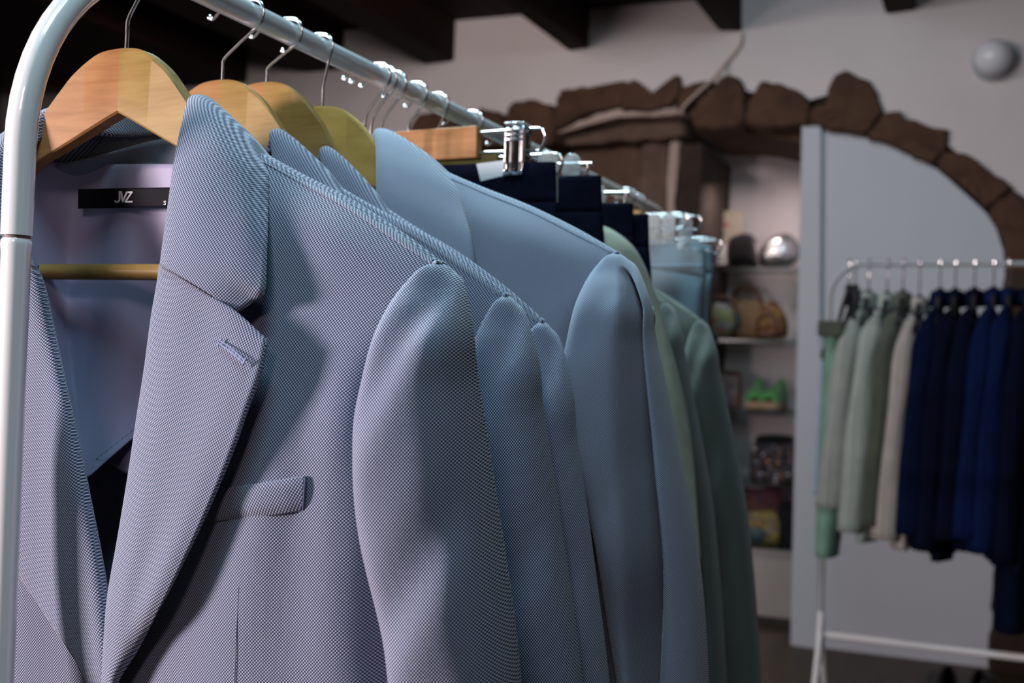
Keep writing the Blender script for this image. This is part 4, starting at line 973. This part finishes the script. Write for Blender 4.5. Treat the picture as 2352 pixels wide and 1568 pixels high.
# third shelf
Y = 5.24; b = on(1676, 'c', Y); r = empty('picture_frame', b); tag(r, 'small wooden frame with a colourful print beside the green shoes', 'picture')
q = [V((x, 0, max(0, z))) for x, z in locals_([(1652, 936), (1698, 937), (1699, 856), (1651, 854)], b, Y)]
mb = MB()
for a_, c_ in zip(q, q[1:]+q[:1]): mb.tube([a_+(c_-a_)*.02, c_-(c_-a_)*.02], .009, 6)
mb.build('frame', M['leather'], r, smooth=False)
MB().prism(q, (0, .004, 0), (0, .010, 0)).build('print', patterned('colour print', [(0, (.22, .10, .10)), (.3, (.30, .28, .25)), (.55, (.16, .14, .22)), (.8, (.28, .16, .08)), (1, (.32, .30, .30))], 40), r, smooth=False)
def shoe(px, k, Y, label, upper, sole, group, yaw=0, sc=1.0, floor=None):
    b = on(px, k, Y) if floor is None else floor
    r = empty('shoe', b, yaw, (sc, sc, sc)); tag(r, label, 'shoe', group)
    # toe towards -y
    L_ = [(-.115, .020, .022), (-.100, .040, .040), (-.07, .047, .052), (-.03, .045, .062), (.02, .038, .070), (.07, .036, .085), (.105, .033, .100), (.120, .020, .103)]
    rows = []
    for y, w_, h in L_:
        rows.append([V((w_*math.cos(t), y, .030+(h-.0)*max(0, math.sin(t))**.8*1.05-.002)) for t in [math.pi*j/14 for j in range(15)]])
    gridmesh('upper', loft(rows, 30, 40), upper, r, False, .003)
    ol = [V((w_*1.08*s, y*1.03, 0)) for s in (1, -1) for y, w_, h in (L_ if s > 0 else L_[::-1])]
    o2 = spline(ol, 60, True); MB().prism(o2, (0, 0, 0), (0, 0, .034)).build('sole', sole, r, bev=.006)
    return r
for px, lb in ((1744, 'green canvas shoe with a tan rope sole, next to the picture frame'), (1786, 'green canvas shoe with a tan rope sole, next to the white post')):
    s_ = shoe(px, 'c', 5.22, lb, M['green_shoe'], M['jute'], 'green shoes on the glass shelf', .12 if px < 1760 else -.06)
# fourth shelf
Y = 5.24; b = on(1690, 'd', Y); r = empty('clutch_bag', b); tag(r, 'slim dark bag leaning against the side of the sequin shelf', 'bag')
pillow('body', locals_([(1678, 1096), (1672, 1050), (1676, 1002), (1684, 1004), (1692, 1050), (1702, 1096), (1690, 1104)], b, Y), .06, M['black_cloth'], r)
Y = 5.20; b = on(1775, 'd', Y); r = empty('handbag', b); tag(r, 'dark sequined bag glinting on the fourth shelf', 'bag')
pillow('body', locals_([(1726, 1100), (1724, 1060), (1738, 1004), (1780, 1000), (1822, 1006), (1828, 1060), (1826, 1104), (1775, 1108)], b, Y), .09, M['sequin'], r)
pillow('flap', locals_([(1738, 1018), (1740, 1000), (1780, 996), (1820, 1002), (1822, 1018), (1780, 1022)], b, Y), .10, M['black_velvet'], r)
for x, y in ((1732, 1032), (1752, 1044), (1783, 1092), (1810, 1090), (1781, 1102), (1748, 1088)):
    p = at(x, y, Y-.052)-b; MB().ball(p, (.006, .004, .006)).build('gem', M['jewel'], r)
for x, y in ((1763, 1058), (1786, 1064)):
    p = at(x, y, Y-.052)-b; MB().ball(p, (.007, .004, .007)).build('stud', M['copper'], r)
# lowest shelf
Y = 5.28; b = on(1750, 'e', Y); r = empty('handbag', b); tag(r, 'burgundy embroidered bag at the back of the lowest shelf', 'bag')
pillow('body', locals_([(1702, 1244), (1698, 1128), (1740, 1122), (1795, 1124), (1800, 1244), (1750, 1248)], b, Y), .07, M['burgundy'], r)
MB().tube(spline([V((x, -.03, z)) for x, z in locals_([(1706, 1160), (1750, 1172), (1796, 1160)], b, Y)], 20), .004, 8).build('piping', M['leather'], r)
Y = 5.17; b = on(1742, 'e', Y); r = empty('clutch_bag', b); tag(r, 'yellow embroidered clutch with a teal flower on the lowest shelf', 'bag')
pillow('body', locals_([(1704, 1244), (1700, 1182), (1740, 1174), (1784, 1178), (1790, 1240), (1745, 1248)], b, Y), .06, M['gold'], r)
MB().ball(at(1736, 1226, Y-.03)-b, (.042, .010, .032)).build('flower', M['teal'], r)
MB().ball(at(1743, 1204, Y-.03)-b, (.010, .008, .010)).build('clasp', M['copper'], r)
Y = 5.22; b = on(1812, 'e', Y); r = empty('handbag', b); tag(r, 'dark bag squeezed beside the white post on the lowest shelf', 'bag')
pillow('body', locals_([(1786, 1244), (1788, 1160), (1805, 1148), (1822, 1160), (1824, 1244), (1805, 1248)], b, Y), .07, M['black_cloth'], r)
MB().tube(spline([V((x, 0, z)) for x, z in locals_([(1792, 1158), (1798, 1128), (1812, 1124), (1820, 1156)], b, Y)], 20), .005, 8).build('handle', M['burgundy'], r)
# glossy white plinth under the shelves
z1 = at(1750, 1262, 5.10).z
pl = empty('plinth', ((SHX0+SHX1)/2, 5.26, 0)); tag(pl, 'glossy white plinth standing on the floor under the glass shelves', 'plinth')
under(rbox('body', (SHX0, 5.12, .03), (SHX1, 5.41, z1), M['plinth'], bev=.004), pl); under(rbox('kick', (SHX0, 5.15, 0), (SHX1, 5.41, .03), M['black_plastic'], bev=0), pl)
# dark shoes on the floor under the far rack
for px, py, lb, yw in ((2163, 1600, 'black shoe on the floor under the middle of the far rack', .2), (2256, 1612, 'black shoe on the floor under the navy end of the far rack', -.1)):
    d = CF+(px-1176)/FPX*CR+(784-py)/FPX*CU; d = d*(-H/d.z); shoe(0, 0, 0, lb, M['black_cloth'], M['black_plastic'], 'black shoes under the far rack', math.pi+yw, 1.0, V((d.x, d.y, 0)))
